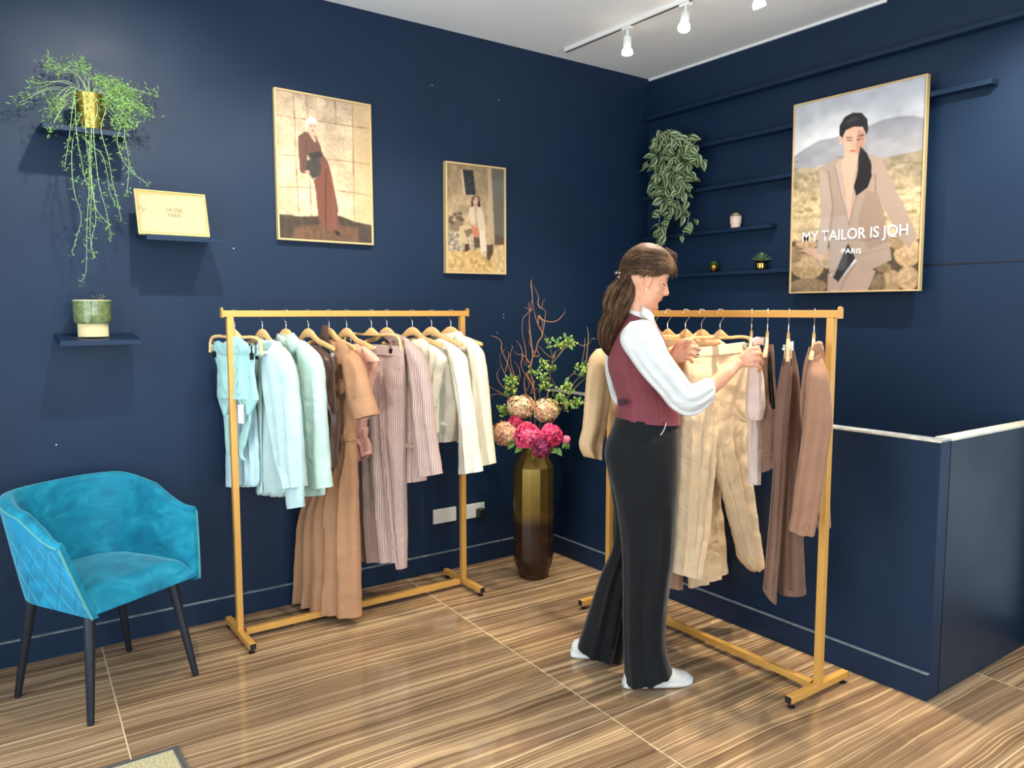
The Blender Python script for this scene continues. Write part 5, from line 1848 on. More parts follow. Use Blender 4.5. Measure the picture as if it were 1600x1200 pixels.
# --- portrait by a doorway
q = [on_y(x, y, 3.664) for x, y in ((696.3, 250.8), (790.8, 262.2), (791.3, 429.2), (697.4, 426.8))]
r, I, N = framed('framed_portrait', 'smaller gold-framed portrait of a person in a cream suit seated outdoors', 'picture', q, .011, .030, (0, -1, 0), group='framed fashion portraits')
p = Print(I, 110, 185, (680, 240, 6))
p.grad([(0, 0), (780, 0), (780, 1200), (0, 1200)], (148, 124, 92), (186, 160, 122), 90, 700)
p.noise(.12, (12, 8), 5); p.noise(.08, (50, 30), 6)
p.poly([(490, 100), (545, 110), (560, 780), (500, 800)], (190, 164, 126), 3)
p.poly([(525, 135), (660, 150), (660, 860), (560, 840)], (104, 98, 84), 3)
p.poly([(120, 700), (250, 560), (270, 700), (200, 740)], (118, 100, 76), 6, .8)
for x, y in ((150, 600), (185, 570), (230, 560), (160, 650), (250, 620), (215, 600), (140, 630)): p.ell(x, y, 24, 18, (84, 68, 50), 2, .85)
p.poly([(120, 730), (380, 730), (400, 920), (120, 920)], (168, 152, 126), 3)
p.noise(.35, (60, 30), 8, [(120, 740), (380, 740), (400, 920), (120, 920)])
p.poly([(110, 920), (420, 900), (560, 850), (660, 850), (660, 1130), (110, 1130)], (202, 166, 106), 3)
p.noise(.16, (46, 22), 7, [(110, 920), (660, 850), (660, 1130), (110, 1130)])
p.poly([(480, 860), (545, 850), (545, 930), (505, 1005), (470, 960)], (86, 66, 46), 2)
p.poly([(560, 760), (660, 800), (660, 850), (560, 860)], (96, 74, 52), 3)
p.poly([(238, 150), (262, 150), (290, 388), (262, 392)], (196, 172, 134), 1)
p.poly([(258, 150), (356, 160), (380, 386), (286, 386)], (48, 48, 50))
p.noise(.3, (60, 40), 9, [(258, 150), (356, 160), (380, 386), (286, 386)])
p.poly([(225, 682), (300, 665), (345, 680), (360, 725), (300, 770), (300, 850), (232, 832)], (202, 176, 134))
p.poly([(270, 720), (345, 700), (350, 740), (300, 790)], (96, 74, 52), 2, .7)
p.poly([(360, 780), (420, 770), (420, 880), (370, 890)], (92, 72, 54), 2)
p.poly([(410, 716), (462, 712), (484, 900), (472, 950), (428, 932)], (222, 204, 178))
p.poly([(275, 850), (315, 845), (322, 905), (280, 925)], (80, 52, 38)); p.poly([(440, 920), (486, 905), (480, 975), (452, 960)], (206, 178, 150))
p.poly([(318, 508), (365, 495), (430, 498), (452, 560), (470, 680), (478, 745), (412, 705), (392, 640), (340, 670), (318, 600)], (212, 190, 160))
p.line([(372, 520), (385, 600), (390, 680)], 10, (150, 122, 96), 2, .8)
p.poly([(335, 670), (370, 690), (400, 690), (415, 740), (408, 790), (365, 782), (345, 730)], (196, 122, 96), 2)
p.poly([(338, 490), (345, 420), (375, 396), (410, 410), (425, 498), (400, 500), (400, 440), (355, 440), (352, 500)], (42, 30, 27))
p.ell(380, 442, 25, 38, (206, 160, 132), 1, 1, 10); p.ell(368, 428, 7, 4, (60, 40, 36)); p.ell(394, 432, 7, 4, (60, 40, 36))
p.poly([(366, 475), (396, 475), (396, 540), (378, 560)], (196, 150, 124))
p.build('photo_print', M_ink, r, N)

# --- the large poster
q = [on_x(x, y, 3.640) for x, y in ((1240, 164), (1449.8, 114.3), (1436, 454.6), (1232.5, 458.6))]
r, I, N = framed('framed_poster', 'large gold-framed poster of a dark-haired person in a desert, with white lettering', 'poster', q, .008, .026, (-1, 0, 0))
p = Print(I, 215, 330, (1220, 100, 3.243))
p.grad([(0, 0), (843, 0), (843, 1200), (0, 1200)], (186, 190, 198), (212, 212, 214), 60, 400)
p.poly([(60, 474), (120, 430), (190, 390), (300, 365), (380, 345), (450, 312), (520, 282), (600, 265), (670, 262), (740, 275), (740, 450), (400, 500), (60, 540)], (152, 152, 158), 2)
p.poly([(440, 400), (740, 330), (740, 450), (440, 480)], (168, 164, 166), 8, .7)
p.noise(.05, (30, 16), 11)
p.grad([(50, 535), (400, 500), (740, 432), (740, 930), (50, 930)], (150, 136, 112), (202, 178, 136), 500, 700, 3)
p.noise(.16, (40, 12), 12, [(50, 535), (740, 440), (740, 930), (50, 930)]); p.noise(.10, (90, 50), 13, [(50, 535), (740, 440), (740, 930), (50, 930)])
g7 = np.random.RandomState(5)
for _ in range(60):
    x, y = g7.uniform(60, 730), g7.uniform(470, 760)
    p.ell(x, y, g7.uniform(8, 26), g7.uniform(4, 12), (122, 104, 70), 2, .5)
p.poly([(40, 900), (250, 890), (250, 1160), (40, 1160)], (84, 70, 54), 2); p.poly([(430, 960), (720, 880), (720, 1160), (420, 1160)], (84, 70, 54), 2)
for cx, cy, rx, ry, c in ((135, 1025, 84, 66, 178), (70, 965, 40, 42, 150), (130, 912, 56, 26, 190), (140, 1125, 92, 40, 140), (235, 985, 26, 52, 172), (640, 965, 66, 64, 182), (560, 1100, 52, 58, 164), (645, 1085, 56, 62, 178), (490, 1110, 42, 50, 120), (520, 1030, 40, 26, 130), (675, 930, 30, 40, 190), (590, 900, 40, 40, 150)):
    p.ell(cx, cy, rx, ry, (c, c * .83, c * .62), 2)
    p.ell(cx - rx * .15, cy - ry * .3, rx * .6, ry * .45, (min(255, c * 1.12), c * .94, c * .72), 5, .6)
p.noise(.12, (70, 46), 14, [(40, 880), (720, 880), (720, 1160), (40, 1160)])
SUIT, SHD, LIT = (168, 146, 130), (122, 104, 92), (188, 166, 150)
p.poly([(90, 945), (150, 930), (190, 935), (225, 975), (205, 1000), (150, 965)], (206, 164, 140))
p.poly([(238, 1060), (300, 1095), (380, 1000), (480, 1048), (440, 1150), (234, 1150)], (176, 150, 134))
p.line([(380, 1010), (330, 1080), (300, 1150)], 8, SHD, 3, .5)
p.poly([(340, 905), (384, 975), (290, 1105), (262, 1078)], (44, 41, 42))
p.poly([(300, 474), (230, 510), (195, 532), (197, 640), (206, 760), (180, 955), (232, 968), (252, 840), (244, 1050), (268, 1078), (340, 905), (415, 1064), (562, 992), (545, 870), (530, 800), (485, 700), (480, 650), (600, 880), (650, 938), (692, 870), (625, 720), (560, 590), (515, 482), (440, 455), (390, 470), (350, 560)], SUIT)
p.poly([(195, 532), (240, 560), (262, 720), (240, 830), (232, 968), (182, 956), (206, 760)], LIT, 3, .7)
p.line([(240, 545), (265, 720), (250, 850)], 6, SHD, 2, .7); p.line([(478, 560), (480, 650), (530, 790)], 7, SHD, 2, .8)
p.poly([(430, 640), (480, 650), (530, 800), (550, 900), (440, 940), (390, 800)], (150, 126, 108), 6, .7)
p.line([(390, 900), (520, 880)], 5, SHD, 2, .5); p.line([(410, 965), (500, 945), (555, 930)], 4, SHD, 2, .5)
p.poly([(326, 430), (386, 440), (394, 476), (392, 520), (375, 640), (345, 800), (326, 660), (308, 540), (306, 490), (322, 470)], (212, 170, 146), 1)
p.poly([(300, 478), (275, 520), (300, 640), (345, 815), (330, 660), (312, 540)], (182, 160, 146), 1); p.poly([(385, 480), (345, 800), (385, 660), (410, 560)], (176, 152, 136), 1)
p.line([(276, 520), (302, 650), (345, 815)], 4, SHD, 1, .7); p.line([(410, 560), (385, 670), (346, 815)], 4, SHD, 1, .7)
p.ell(372, 385, 56, 78, (208, 164, 140), 1, 1, 12)
p.poly([(392, 330), (430, 350), (418, 430), (385, 462), (380, 400)], (168, 124, 102), 4, .7)
p.poly([(292, 366), (306, 360), (312, 400), (300, 404)], (206, 158, 138))
p.poly([(298, 362), (300, 310), (325, 268), (365, 247), (410, 248), (438, 280), (443, 330), (436, 360), (415, 318), (372, 316), (330, 335), (312, 372)], (26, 24, 26))
p.poly([(318, 300), (370, 266), (400, 270), (350, 300)], (70, 66, 68), 4, .7)
p.poly([(404, 418), (436, 452), (458, 500), (460, 570), (440, 625), (400, 655), (382, 668), (370, 620), (388, 560), (392, 480)], (30, 27, 28), 1)
p.line([(334, 372), (362, 374)], 5, (50, 36, 32), 1, .9); p.line([(388, 368), (418, 360)], 5, (50, 36, 32), 1, .9)
p.line([(336, 384), (360, 388)], 5, (60, 40, 36), 1, .9); p.line([(388, 384), (414, 378)], 5, (60, 40, 36), 1, .9)
p.line([(372, 385), (364, 415), (376, 418)], 4, (170, 122, 102), 1, .8); p.ell(365, 440, 17, 6, (172, 92, 84), 1, .9)
p.ell(300, 404, 3, 3, (240, 230, 210))
for k in range(26):
    p.line([(480 + k * 8, 490 + k * 3), (520 + k * 7, 860)], 2, (140, 118, 104), 1, .16)
p.build('photo_print', M_ink, r, N)
# its lettering
M_letter = plain('white_lettering', (246, 246, 246), .6, var=.01)


def lettering(text, pA, pB, height, X, parent, name, squeeze=None):
    """a line of raised letters from pA to pB (photo pixels of its baseline) on the poster's pane"""
    cu = bpy.data.curves.new(name, 'FONT')
    cu.body = text
    cu.size = 1
    cu.offset = .012
    tmp = bpy.data.objects.new(name, cu)
    COL.objects.link(tmp)
    bpy.context.view_layer.update()
    me = bpy.data.meshes.new_from_object(tmp.evaluated_get(bpy.context.evaluated_depsgraph_get()))
    bpy.data.objects.remove(tmp)
    co = np.array([v.co for v in me.vertices])
    lo, hi = co.min(0), co.max(0)
    A, B = on_x(*pA, X), on_x(*pB, X)
    off = world_loc(parent)
    cap = 0.729
    u = B - A
    for v in me.vertices:
        t_ = (v.co.x - lo[0]) / (hi[0] - lo[0])
        w = A + u * t_ + Vector((0, 0, 1)) * (v.co.y / cap * height)
        v.co = w - off
    me.materials.append(M_letter)
    o = bpy.data.objects.new(name, me)
    COL.objects.link(o)
    o.parent = parent
    return o


XT = 3.640 + .0030
hgt = (on_x(1395, 351, XT) - on_x(1395, 369, XT)).z
lettering('MY TAILOR IS JOH', (1253.5, 378.5), (1418.5, 367), hgt, XT, r, 'lettering')
lettering('·PARIS', (1312, 396), (1345.5, 395.5), hgt * .46, XT, r, 'lettering')
a, b_ = on_x(1391, 370.5, XT), on_x(1401, 370, XT)
MB().add([a, b_, b_ + Vector((0, 0, .004)), a + Vector((0, 0, .004))], [(0, 1, 2, 3)]).build('letter_stroke', M_letter, r, smooth=False)

# --- the certificate leaning on its shelf
q = [on_y(208.8, 295.5, 3.575), on_y(320.2, 305.3, 3.575), on_y(328.4, 371.6, 3.482), on_y(217, 367.5, 3.482)]
dz = SH2Z + .0015 - (q[2].z + q[3].z) / 2
q[2].z += dz; q[3].z = q[2].z; q[0].z += dz; q[1].z += dz
N = (q[1] - q[0]).cross(q[3] - q[0]).normalized()
if N.y > 0: N = -N
r, I, N = framed('framed_certificate', 'cream framed certificate leaning on the middle small shelf', 'certificate', q, .004, .012, tuple(N), mat=plain('thin_brass_frame', (236, 214, 140), .3, metal=.5, var=.03))
p = Print(I, 120, 76, (200, 280, 10))
p.c[:] = (168, 152, 102)
W8 = [(150, 215), (1180, 285), (1240, 870), (215, 815)]
p.poly(W8, (174, 162, 126), 1)
p.line(W8 + W8[:1], 14, (160, 140, 78), 1, .6)
p.line([(440, 335), (910, 360), (950, 640), (465, 610), (440, 335)], 12, (196, 186, 144), 1, .8)
for x0, x1, y in ((495, 640, 700), (485, 750, 742), (310, 470, 780), (820, 960, 815)): p.line([(x0, y), (x1, y + 10)], 9, (176, 160, 118), 1, .7)
p.line([(985, 810), (1005, 795), (1015, 825), (1060, 818), (1100, 830), (1165, 832)], 10, (150, 134, 96), 1, .8)
p.build('paper', M_ink, r, N)


def flat_text(text, p0, p1, h, quad_y, parent):
    cu = bpy.data.curves.new('embossed_lettering', 'FONT')
    cu.body, cu.size = text, 1
    tmp = bpy.data.objects.new('embossed_lettering', cu)
    COL.objects.link(tmp)
    bpy.context.view_layer.update()
    me = bpy.data.meshes.new_from_object(tmp.evaluated_get(bpy.context.evaluated_depsgraph_get()))
    bpy.data.objects.remove(tmp)
    xs = [v.co.x for v in me.vertices]
    A, u, v3 = p0, (p1 - p0), h
    off = world_loc(parent)
    for v in me.vertices:
        v.co = A + u * ((v.co.x - min(xs)) / (max(xs) - min(xs))) + v3 * (v.co.y / .729) - off
    me.materials.append(plain('pale_emboss', (128, 110, 66), .4, metal=.2))
    o = bpy.data.objects.new('embossed_lettering', me)
    COL.objects.link(o)
    o.parent = parent


def on_sheet(u, v): return (I[0] * (1 - u) + I[1] * u) * (1 - v) + (I[3] * (1 - u) + I[2] * u) * v + N * .0012


up = (on_sheet(.5, .3) - on_sheet(.5, .4)) * .85
flat_text('LR OJE', on_sheet(.42, .445), on_sheet(.65, .445), up, 0, r)
flat_text('PARIS', on_sheet(.44, .575), on_sheet(.62, .575), up, 0, r)

# ------------------------------------------------------------------ the woman at the right rack
WX, WY = 2.07, 2.25
W = facing(WX, WY)
person = empty('person', (WX, WY, 0), 0, 'person with a brown half-up ponytail, burgundy waistcoat and black wide trousers, holding hanging beige trousers', 'person')


def skin_mat():
    t = NT('skin')
    oc = t.coord()
    t.color(t.ramp(t.noise(oc, 22, 4), [(.3, lin((206, 144, 112))), (.55, lin((218, 160, 128))), (.75, lin((226, 172, 142)))]))
    t.set(rough=.48, spec=.35, sss=.12)
    t.b.inputs['Subsurface Radius'].default_value = (.6, .25, .15)
    t.b.inputs['Subsurface Scale'].default_value = .02
    t.bump(t.noise(oc, 260, 2), .08, .001)
    return t.mat


M_skin = skin_mat()
M_lips = plain('lips', (176, 92, 86), .4, var=.05)
M_brow = plain('dark_lash', (48, 34, 28), .7)

# head frame: f = where the face points, u = up through the crown, s = the person's right
haz, tilt, HS = math.radians(-35), math.radians(17), .93
f0 = Vector((math.cos(haz), math.sin(haz), 0))
hf = f0 * math.cos(tilt) - Vector((0, 0, 1)) * math.sin(tilt)
hu = f0 * math.sin(tilt) + Vector((0, 0, 1)) * math.cos(tilt)
hs = hf.cross(hu)
HC0 = W(1012.5, 438, .068) - hs * .068


def H(f, u, s): return HC0 + (hf * f + hu * u + hs * s) * HS


body = MB()
TAB = [(.121, .012, -.032, .020), (.114, .038, -.056, .044), (.100, .062, -.076, .060), (.080, .079, -.089, .070), (.055, .087, -.095, .074), (.038, .0905, -.0955, .0745), (.026, .0885, -.095, .0742), (.014, .0835, -.092, .073),
       (0.0, .0815, -.088, .0715), (-.015, .0825, -.081, .0695), (-.030, .0835, -.070, .0665), (-.045, .0835, -.052, .0625), (-.058, .0825, -.032, .0585), (-.072, .0805, -.014, .053), (-.085, .0815, .002, .0455), (-.096, .0815, .016, .036), (-.105, .075, .026, .024), (-.109, .064, .036, .010)]
rows = []
for uu, F, B, wd in catmull(TAB, 46):
    ring = []
    c = (F + B) / 2
    for k in range(40):
        a = 2 * PI * k / 40
        ca, sa = math.cos(a), math.sin(a)
        x = c + (F - c) * math.copysign(abs(ca) ** .9, ca)
        sq = .95 if ca > 0 else 1.0
        y = wd * math.copysign(abs(sa) ** sq, sa)
        # cheeks fall back to the sides of the face, eye sockets dip
        if ca > .2:
            x -= .010 * math.exp(-((uu - .012) / .012) ** 2) * math.exp(-((abs(y) - .032) / .014) ** 2)
            x += .004 * math.exp(-((uu + .018) / .016) ** 2) * math.exp(-((abs(y) - .040) / .016) ** 2)
        ring.append(H(x, uu, y))
    rows.append(ring)
body.grid(rows, close=True)
n = len(body.v)
body.f += [tuple(range(39, -1, -1)), tuple(range(n - 40, n))]; body.m += [0, 0]
HM = Matrix((hf, hs, hu)).transposed()


def hball(f, u, s, rf, rs, ru): body.ball(H(f, u, s), rf * HS, rs * HS, ru * HS, 14, 10, HM)


body.tube([H(.074, .030, 0), H(.0855, .004, 0), H(.0965, -.014, 0), H(.1050, -.0235, 0)], [.011, .0112, .0105, .0098], 14)
hball(.090, -.020, 0, .014, .0125, .013)      # nose
hball(.104, -.0245, 0, .0095, .010, .0075)
hball(.093, -.027, .0105, .0095, .006, .0065); hball(.093, -.027, -.0105, .0095, .006, .0065); hball(.092, -.033, 0, .008, .006, .005)
hball(.0855, -.0475, 0, .0075, .020, .0058); hball(.0845, -.0565, 0, .0072, .017, .0060)                                   # lips
hball(.0735, -.092, 0, .0155, .019, .014)                                                                                   # chin
for s in (1, -1):
    hball(.0685, .010, s * .031, .0145, .0155, .0125)                                                                       # lidded eyes
    hball(.075, .034, s * .027, .012, .022, .007)                                                                           # brow
    hball(.045, -.020, s * .048, .022, .017, .020)                                                                          # cheekbone
    # ear
    e = [H(.0125 * math.cos(a) - .14 * .024 * math.sin(a), .001 + .024 * math.sin(a), s * (.0800 + .004 * math.sin(a) - .004 * math.cos(a))) for a in np.linspace(-1.2, 4.2, 16)]
    body.tube(e, .0036, 8)
    hball(-.001, .0, s * .0755, .0125, .0058, .022)
    hball(.003, -.024, s * .0765, .007, .0050, .008)
# neck, trunk, legs (under the clothes)
body.tube(catmull([tuple(H(-.018, -.03, 0)), tuple(W(1000, 478, .0)), tuple(W(1000, 500, 0)), tuple(W(1000, 520, 0))], 12), [.050] * 4 + [.0505] * 4 + [.056, .064, .072, .08], 22)
body.tube(catmull([tuple(H(.050, -.075, 0)), tuple(H(.025, -.105, 0)), tuple(W(1004, 490, 0))], 10), .030, 14)
body.tube(catmull([tuple(W(1000, 508, 0)), tuple(W(999, 530, 0)), tuple(W(1002, 570, 0)), tuple(W(1008, 615, 0)), tuple(W(1010, 660, 0)), tuple(W(1004, 705, 0)), tuple(W(1004, 740, 0))], 30),
          [.06 + .044 * smoothstep(0, 6, i) for i in range(30)], 24)
for pts in ([(1006, 730, .05), (1014, 860, .07), (1008, 1000, .10), (1006, 1058, .107)], [(980, 728, -.06), (980, 770, -.065), (980, 825, -.07), (977, 858, -.075), (962, 908, -.085), (951, 960, -.092), (938, 1010, -.097)]):
    body.tube(catmull([tuple(W(*q)) for q in pts], 24), [.060 - .026 * i / 23 for i in range(24)], 16)
# arms
RA = [(996, 522, .13), (1013, 547, .155), (1032, 577, .175), (1050, 601, .182), (1067, 616, .182), (1088, 615, .162), (1112, 603, .125), (1132, 586.5, .10), (1148, 572, .075), (1154, 566.5, .068)]
body.tube(catmull([tuple(W(*q)) for q in RA], 50), list(np.interp(np.linspace(0, 1, 50), [0, .25, .45, .58, .72, .85, .95, 1], [.046, .040, .035, .033, .0315, .0275, .0235, .0225])), 18)
LA = [(985, 522, -.13), (970, 580, -.17), (976, 625, -.17), (1015, 592, -.14), (1040, 568, -.11), (1049, 561, -.095)]
body.tube(catmull([tuple(W(*q)) for q in LA], 44), list(np.interp(np.linspace(0, 1, 44), [0, .25, .5, .8, 1], [.048, .044, .036, .027, .0225])), 18)


def hand(wrist, knuckles, fingers, thumb, rk=.0115, fr=(.0088, .0092, .0088, .0077)):
    w = W(*wrist)
    for i, k in enumerate(knuckles):
        kp = W(*k)
        st = w + (kp - w) * .12
        body.tube(catmull([tuple(st), tuple(st + (kp - st) * .5 + W.n * .003), tuple(kp)], 8), np.linspace(.0135, rk, 8).tolist(), 12)
        P = catmull([tuple(kp)] + [tuple(W(*q)) for q in fingers[i]], 18)
        r = fr[i]
        rad = [r * (1.06 + .08 * math.exp(-((j - 7) / 1.6) ** 2) - .22 * (j / 17) ** 2) for j in range(18)]
        body.tube(P, rad, 12)
        body.ball(P[-1], r * .82, n=10, m=8)
        body.ball(kp, rk * 1.02, n=10, m=8)
    for a, b_ in ((0, 1), (1, 2), (2, 3)):                      # webs between the hand's bones
        ka, kb = W(*knuckles[a]), W(*knuckles[b_])
        m = (ka + kb) / 2
        body.tube([w + (m - w) * .1, w + (m - w) * .85], [.0125, .0085], 10)
    P = catmull([tuple(w + (W(*knuckles[0]) - w) * .15)] + [tuple(W(*q)) for q in thumb], 16)
    body.tube(P, [.0135 - .0045 * j / 15 for j in range(16)], 12)
    body.ball(P[-1], .0088, n=10, m=8)


hand((1152, 568, .070), [(1171.5, 545.5, .062), (1175, 552.5, .066), (1176.5, 560.5, .066), (1175, 569, .062)],
     [[(1181, 544.5, .060), (1186.5, 549, .038), (1184, 554, .018)], [(1184.5, 552.5, .064), (1190, 558, .040), (1187, 563, .018)], [(1186, 561.5, .064), (1191, 567, .040), (1187, 571, .020)], [(1183.5, 571.5, .060), (1188.5, 576.5, .040), (1185, 580, .022)]],
     [(1160, 556, .045), (1168, 549, .022), (1176, 546, .008)])
hand((1048, 562, -.095), [(1063, 543, -.085), (1066, 549, -.080), (1068, 556, -.080), (1067.5, 563, -.084)],
     [[(1074, 536, -.080), (1083, 536.5, -.090), (1089, 541, -.100)], [(1077, 543, -.072), (1086, 543.5, -.080), (1093, 546.5, -.094)], [(1077, 551, -.072), (1084, 554, -.078), (1087, 557.5, -.09)], [(1075, 559, -.076), (1080, 563, -.080), (1082, 566, -.088)]],
     [(1055, 545, -.075), (1064, 535, -.060), (1074, 531, -.062), (1080, 532.5, -.068)])
raw = body.build('body_shape', M_skin, None, smooth=False)
md = raw.modifiers.new('remesh', 'REMESH')
md.mode, md.voxel_size, md.use_smooth_shade = 'VOXEL', .0034, True
sm = raw.modifiers.new('smooth', 'SMOOTH')
sm.factor, sm.iterations = .5, 3
bpy.context.view_layer.update()
me = bpy.data.meshes.new_from_object(raw.evaluated_get(bpy.context.evaluated_depsgraph_get()))
bpy.data.objects.remove(raw)
me.name = 'body'
co = np.empty(len(me.vertices) * 3)
me.vertices.foreach_get('co', co)
co = co.reshape(-1, 3) - np.array(person.location)
me.vertices.foreach_set('co', co.ravel())
me.materials.clear()
me.materials.append(M_skin); me.materials.append(M_lips); me.materials.append(M_brow)
cen = np.empty(len(me.polygons) * 3)
me.polygons.foreach_get('center', cen)
q = (cen.reshape(-1, 3) + np.array(person.location) - np.array(HC0)) / HS
hx, hy, hz = q @ np.array(hf), q @ np.array(hs), q @ np.array(hu)
mi = np.zeros(len(q), int)
mi[(hx > .076) & (np.abs(hy) < .0185) & (hz < -.0435 + .002 * np.cos(hy * 160)) & (hz > -.0615)] = 1
mi[(hx > .066) & (np.abs(np.abs(hy) - .031) < .0145) & (np.abs(hz - (.0035 + 14 * (np.abs(hy) - .031) ** 2)) < .0016)] = 2
mi[(hx > .060) & (np.abs(np.abs(hy) - .029) < .019) & (np.abs(hz - (.0345 - 6 * (np.abs(hy) - .027) ** 2)) < .0032)] = 2
me.polygons.foreach_set('material_index', mi.tolist())
me.polygons.foreach_set('use_smooth', [True] * len(me.polygons))
bo = bpy.data.objects.new('body', me)
COL.objects.link(bo)
bo.parent = person

# clothes
M_shirt = fabric('white_shirt_cotton', (206, 206, 202), rough=.75, wrinkle=.7, wscale=10)
M_vest = fabric('burgundy_wool', (118, 58, 64), rough=.8, wrinkle=.35)
M_black_trouser = fabric('black_suiting', (15, 17, 20), rough=.8, wrinkle=.3, sheen=.25)
M_shoe = plain('white_leather', (214, 212, 206), .45, var=.03)
M_sole = plain('white_rubber', (222, 220, 214), .6)
shirt = MB()
# the near arm's sleeve: shoulder, bent elbow, turned-back end
SL = [(984, 503, 1003, 499, .135), (972, 517, 1019, 503, .150), (969.5, 535, 1033.5, 525, .160), (985, 561, 1043, 547, .170), (1006, 589.6, 1056, 567, .180), (1029.5, 615, 1068, 583, .185), (1050, 639, 1077.5, 597, .185), (1069, 649.5, 1083, 600, .180), (1086, 648, 1094, 595, .165), (1101, 638, 1104.5, 591, .150), (1110, 630, 1111, 593, .140), (1116, 619, 1115, 596, .130)]
cloth_tube(shirt, W, SL, .062, n=48, m=80, fold=(.007, 3), crumple=.007, seed=71, taper_top=.6, ramp=(.1, .5))
SLL = [(960, 520, 985, 515, -.13), (947, 545, 990, 548, -.15), (945, 572, 985, 575, -.17), (950, 602, 985, 605, -.18), (957, 626, 988, 606, -.18), (972, 638, 996, 590, -.165), (1000, 625, 1012, 575, -.145), (1028, 598, 1030, 560, -.12), (1040, 588, 1040, 552, -.105)]
cloth_tube(shirt, W, SLL, .055, n=32, m=50, fold=(.008, 3), seed=72)
so = shirt.build('shirt', M_shirt, person, sharp=75)
cloth('cuff', M_shirt, so, W, [(1099, 640, 1103.5, 590, .148), (1108, 632.5, 1110, 592, .141), (1117, 619.5, 1115.5, 595.5, .130)], .050, n=32, m=12, fold=(.002, 2), seed=73, cap=False)
cloth('collar', M_shirt, so, W, [(985, 470.5, 1013, 483, .0), (983, 477, 1017, 491, .0), (980, 487, 1021, 505, .0)], (.058, .085), n=40, m=14, cap=False, fold=(.002, 2), seed=74, power=.9)
plate('collar_point', M_shirt, so, W, [(1003, 477), (1016, 485.5), (1022, 494), (1023, 506.5), (1013, 502), (1000, 492)], .058, .004, .008)

vest = cloth('waistcoat', M_vest, person, W, [(979, 489, 1019, 503), (969, 504, 1029, 512), (960, 522, 1038, 530), (951, 550, 1046, 552), (949.5, 572, 1050, 575), (957, 600, 1055, 602), (964, 624, 1060, 628), (963.6, 640, 1062, 645), (963, 650, 1063, 662)], (.165, .150), n=56, m=46, fold=(.004, 3), seed=75, power=.9)
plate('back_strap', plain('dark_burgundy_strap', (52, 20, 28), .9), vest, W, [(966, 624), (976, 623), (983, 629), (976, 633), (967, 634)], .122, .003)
cloth('front_seam', M_vest, vest, W, [(1004, 605, 1006, 605, .148), (1008, 630, 1010, 630, .150), (1010, 655, 1012, 655, .150)], .003, m=12, n=10, seed=1)

tr = MB()
cloth_tube(tr, W, [(962, 650, 1060, 655, .0), (955, 671, 1060.5, 671, .0), (947, 690, 1060.5, 690, .01), (944.5, 708, 1060.5, 710, .02), (949, 733, 1060, 738, .03), (958, 766, 1058.5, 766, .045), (966, 810, 1057, 805, .055), (972, 870, 1053, 870, .075), (973, 920, 1046, 920, .085), (973, 970, 1041, 970, .095), (974, 1015, 1040, 1008, .104), (975, 1045, 1045, 1030, .110), (975.5, 1064, 1050.5, 1047, .112)], (.150, .10), n=56, m=80, fold=(.009, 3), seed=76, power=.85, ramp=(.15, .6))
cloth_tube(tr, W, [(946, 700, 1010, 705, -.06), (949, 733, 1008, 735, -.06), (955, 768, 1005, 770, -.065), (960, 822, 1002, 825, -.07), (956.5, 856, 998, 862, -.075), (937.5, 900, 990, 910, -.085), (919.5, 955, 984, 965, -.092), (908, 990, 980, 1000, -.096), (902.5, 1008, 974, 1030, -.098)], (.10, .095), n=48, m=64, fold=(.009, 3), seed=77, power=.85, ramp=(.2, .7))
to = tr.build('trousers', M_black_trouser, person, sharp=75)
pe = [tuple(W(x, y, .158 - .0004 * (y - 660))) for x, y in ((1041, 661), (1039, 668), (1035, 676), (1032, 680))]
MB().tube(catmull(pe, 12), .0016, 6).build('pocket_edge', M_shirt, to)


def shoe(hx_, hy_, az, L=.262):
    a = math.radians(az)
    d, s = Vector((math.cos(a), math.sin(a), 0)), Vector((-math.sin(a), math.cos(a), 0))
    h0 = Vector((hx_, hy_, 0))
    tab = [(0, .016, .045), (.01, .027, .066), (.05, .034, .078), (.10, .036, .084), (.14, .041, .074), (.18, .045, .062), (.215, .044, .052), (.24, .036, .043), (.256, .022, .033), (.262, .008, .024)]
    rows, sole = [], []
    for t_, w, hh in catmull(tab, 34):
        ring, sr = [], []
        for k in range(24):
            b_ = 2 * PI * k / 24
            ca, sa = math.cos(b_), math.sin(b_)
            z = .016 + (hh - .016) * max(0, sa) ** .75
            ring.append(h0 + d * (t_ / .262 * L) + s * (w * math.copysign(abs(ca) ** .8, ca) * (1 - .25 * max(0, sa) ** 2)) + Vector((0, 0, z)))
            sr.append(h0 + d * ((t_ - .131) / .262 * L * 1.025 + .131 / .262 * L) + s * ((w + .003) * math.copysign(abs(ca) ** .7, ca)) + Vector((0, 0, .0125 + .0115 * math.copysign(abs(sa) ** .4, sa))))
        rows.append(ring); sole.append(sr)
    out = []
    for R in (rows, sole):
        b_ = MB().grid(R, close=True)
        n_ = len(b_.v)
        b_.f += [tuple(range(23, -1, -1)), tuple(range(n_ - 24, n_))]; b_.m += [0, 0]
        out.append(b_)
    o = out[0].build('shoe', M_shoe, person, sharp=60)
    out[1].build('sole', M_sole, o, sharp=50)
    b_ = MB()
    for t_ in (.135, .150, .165):
        z = float(np.interp(t_, [q[0] for q in tab], [q[2] for q in tab])) + .001
        b_.tube([h0 + d * t_ - s * .016 + Vector((0, 0, z - .004)), h0 + d * t_ + Vector((0, 0, z + .001)), h0 + d * t_ + s * .016 + Vector((0, 0, z - .004))], .0025, 6)
    b_.build('laces', M_sole, o)


shoe(2.032, 2.103, -27.5, .272)
shoe(2.040, 2.432, -40)

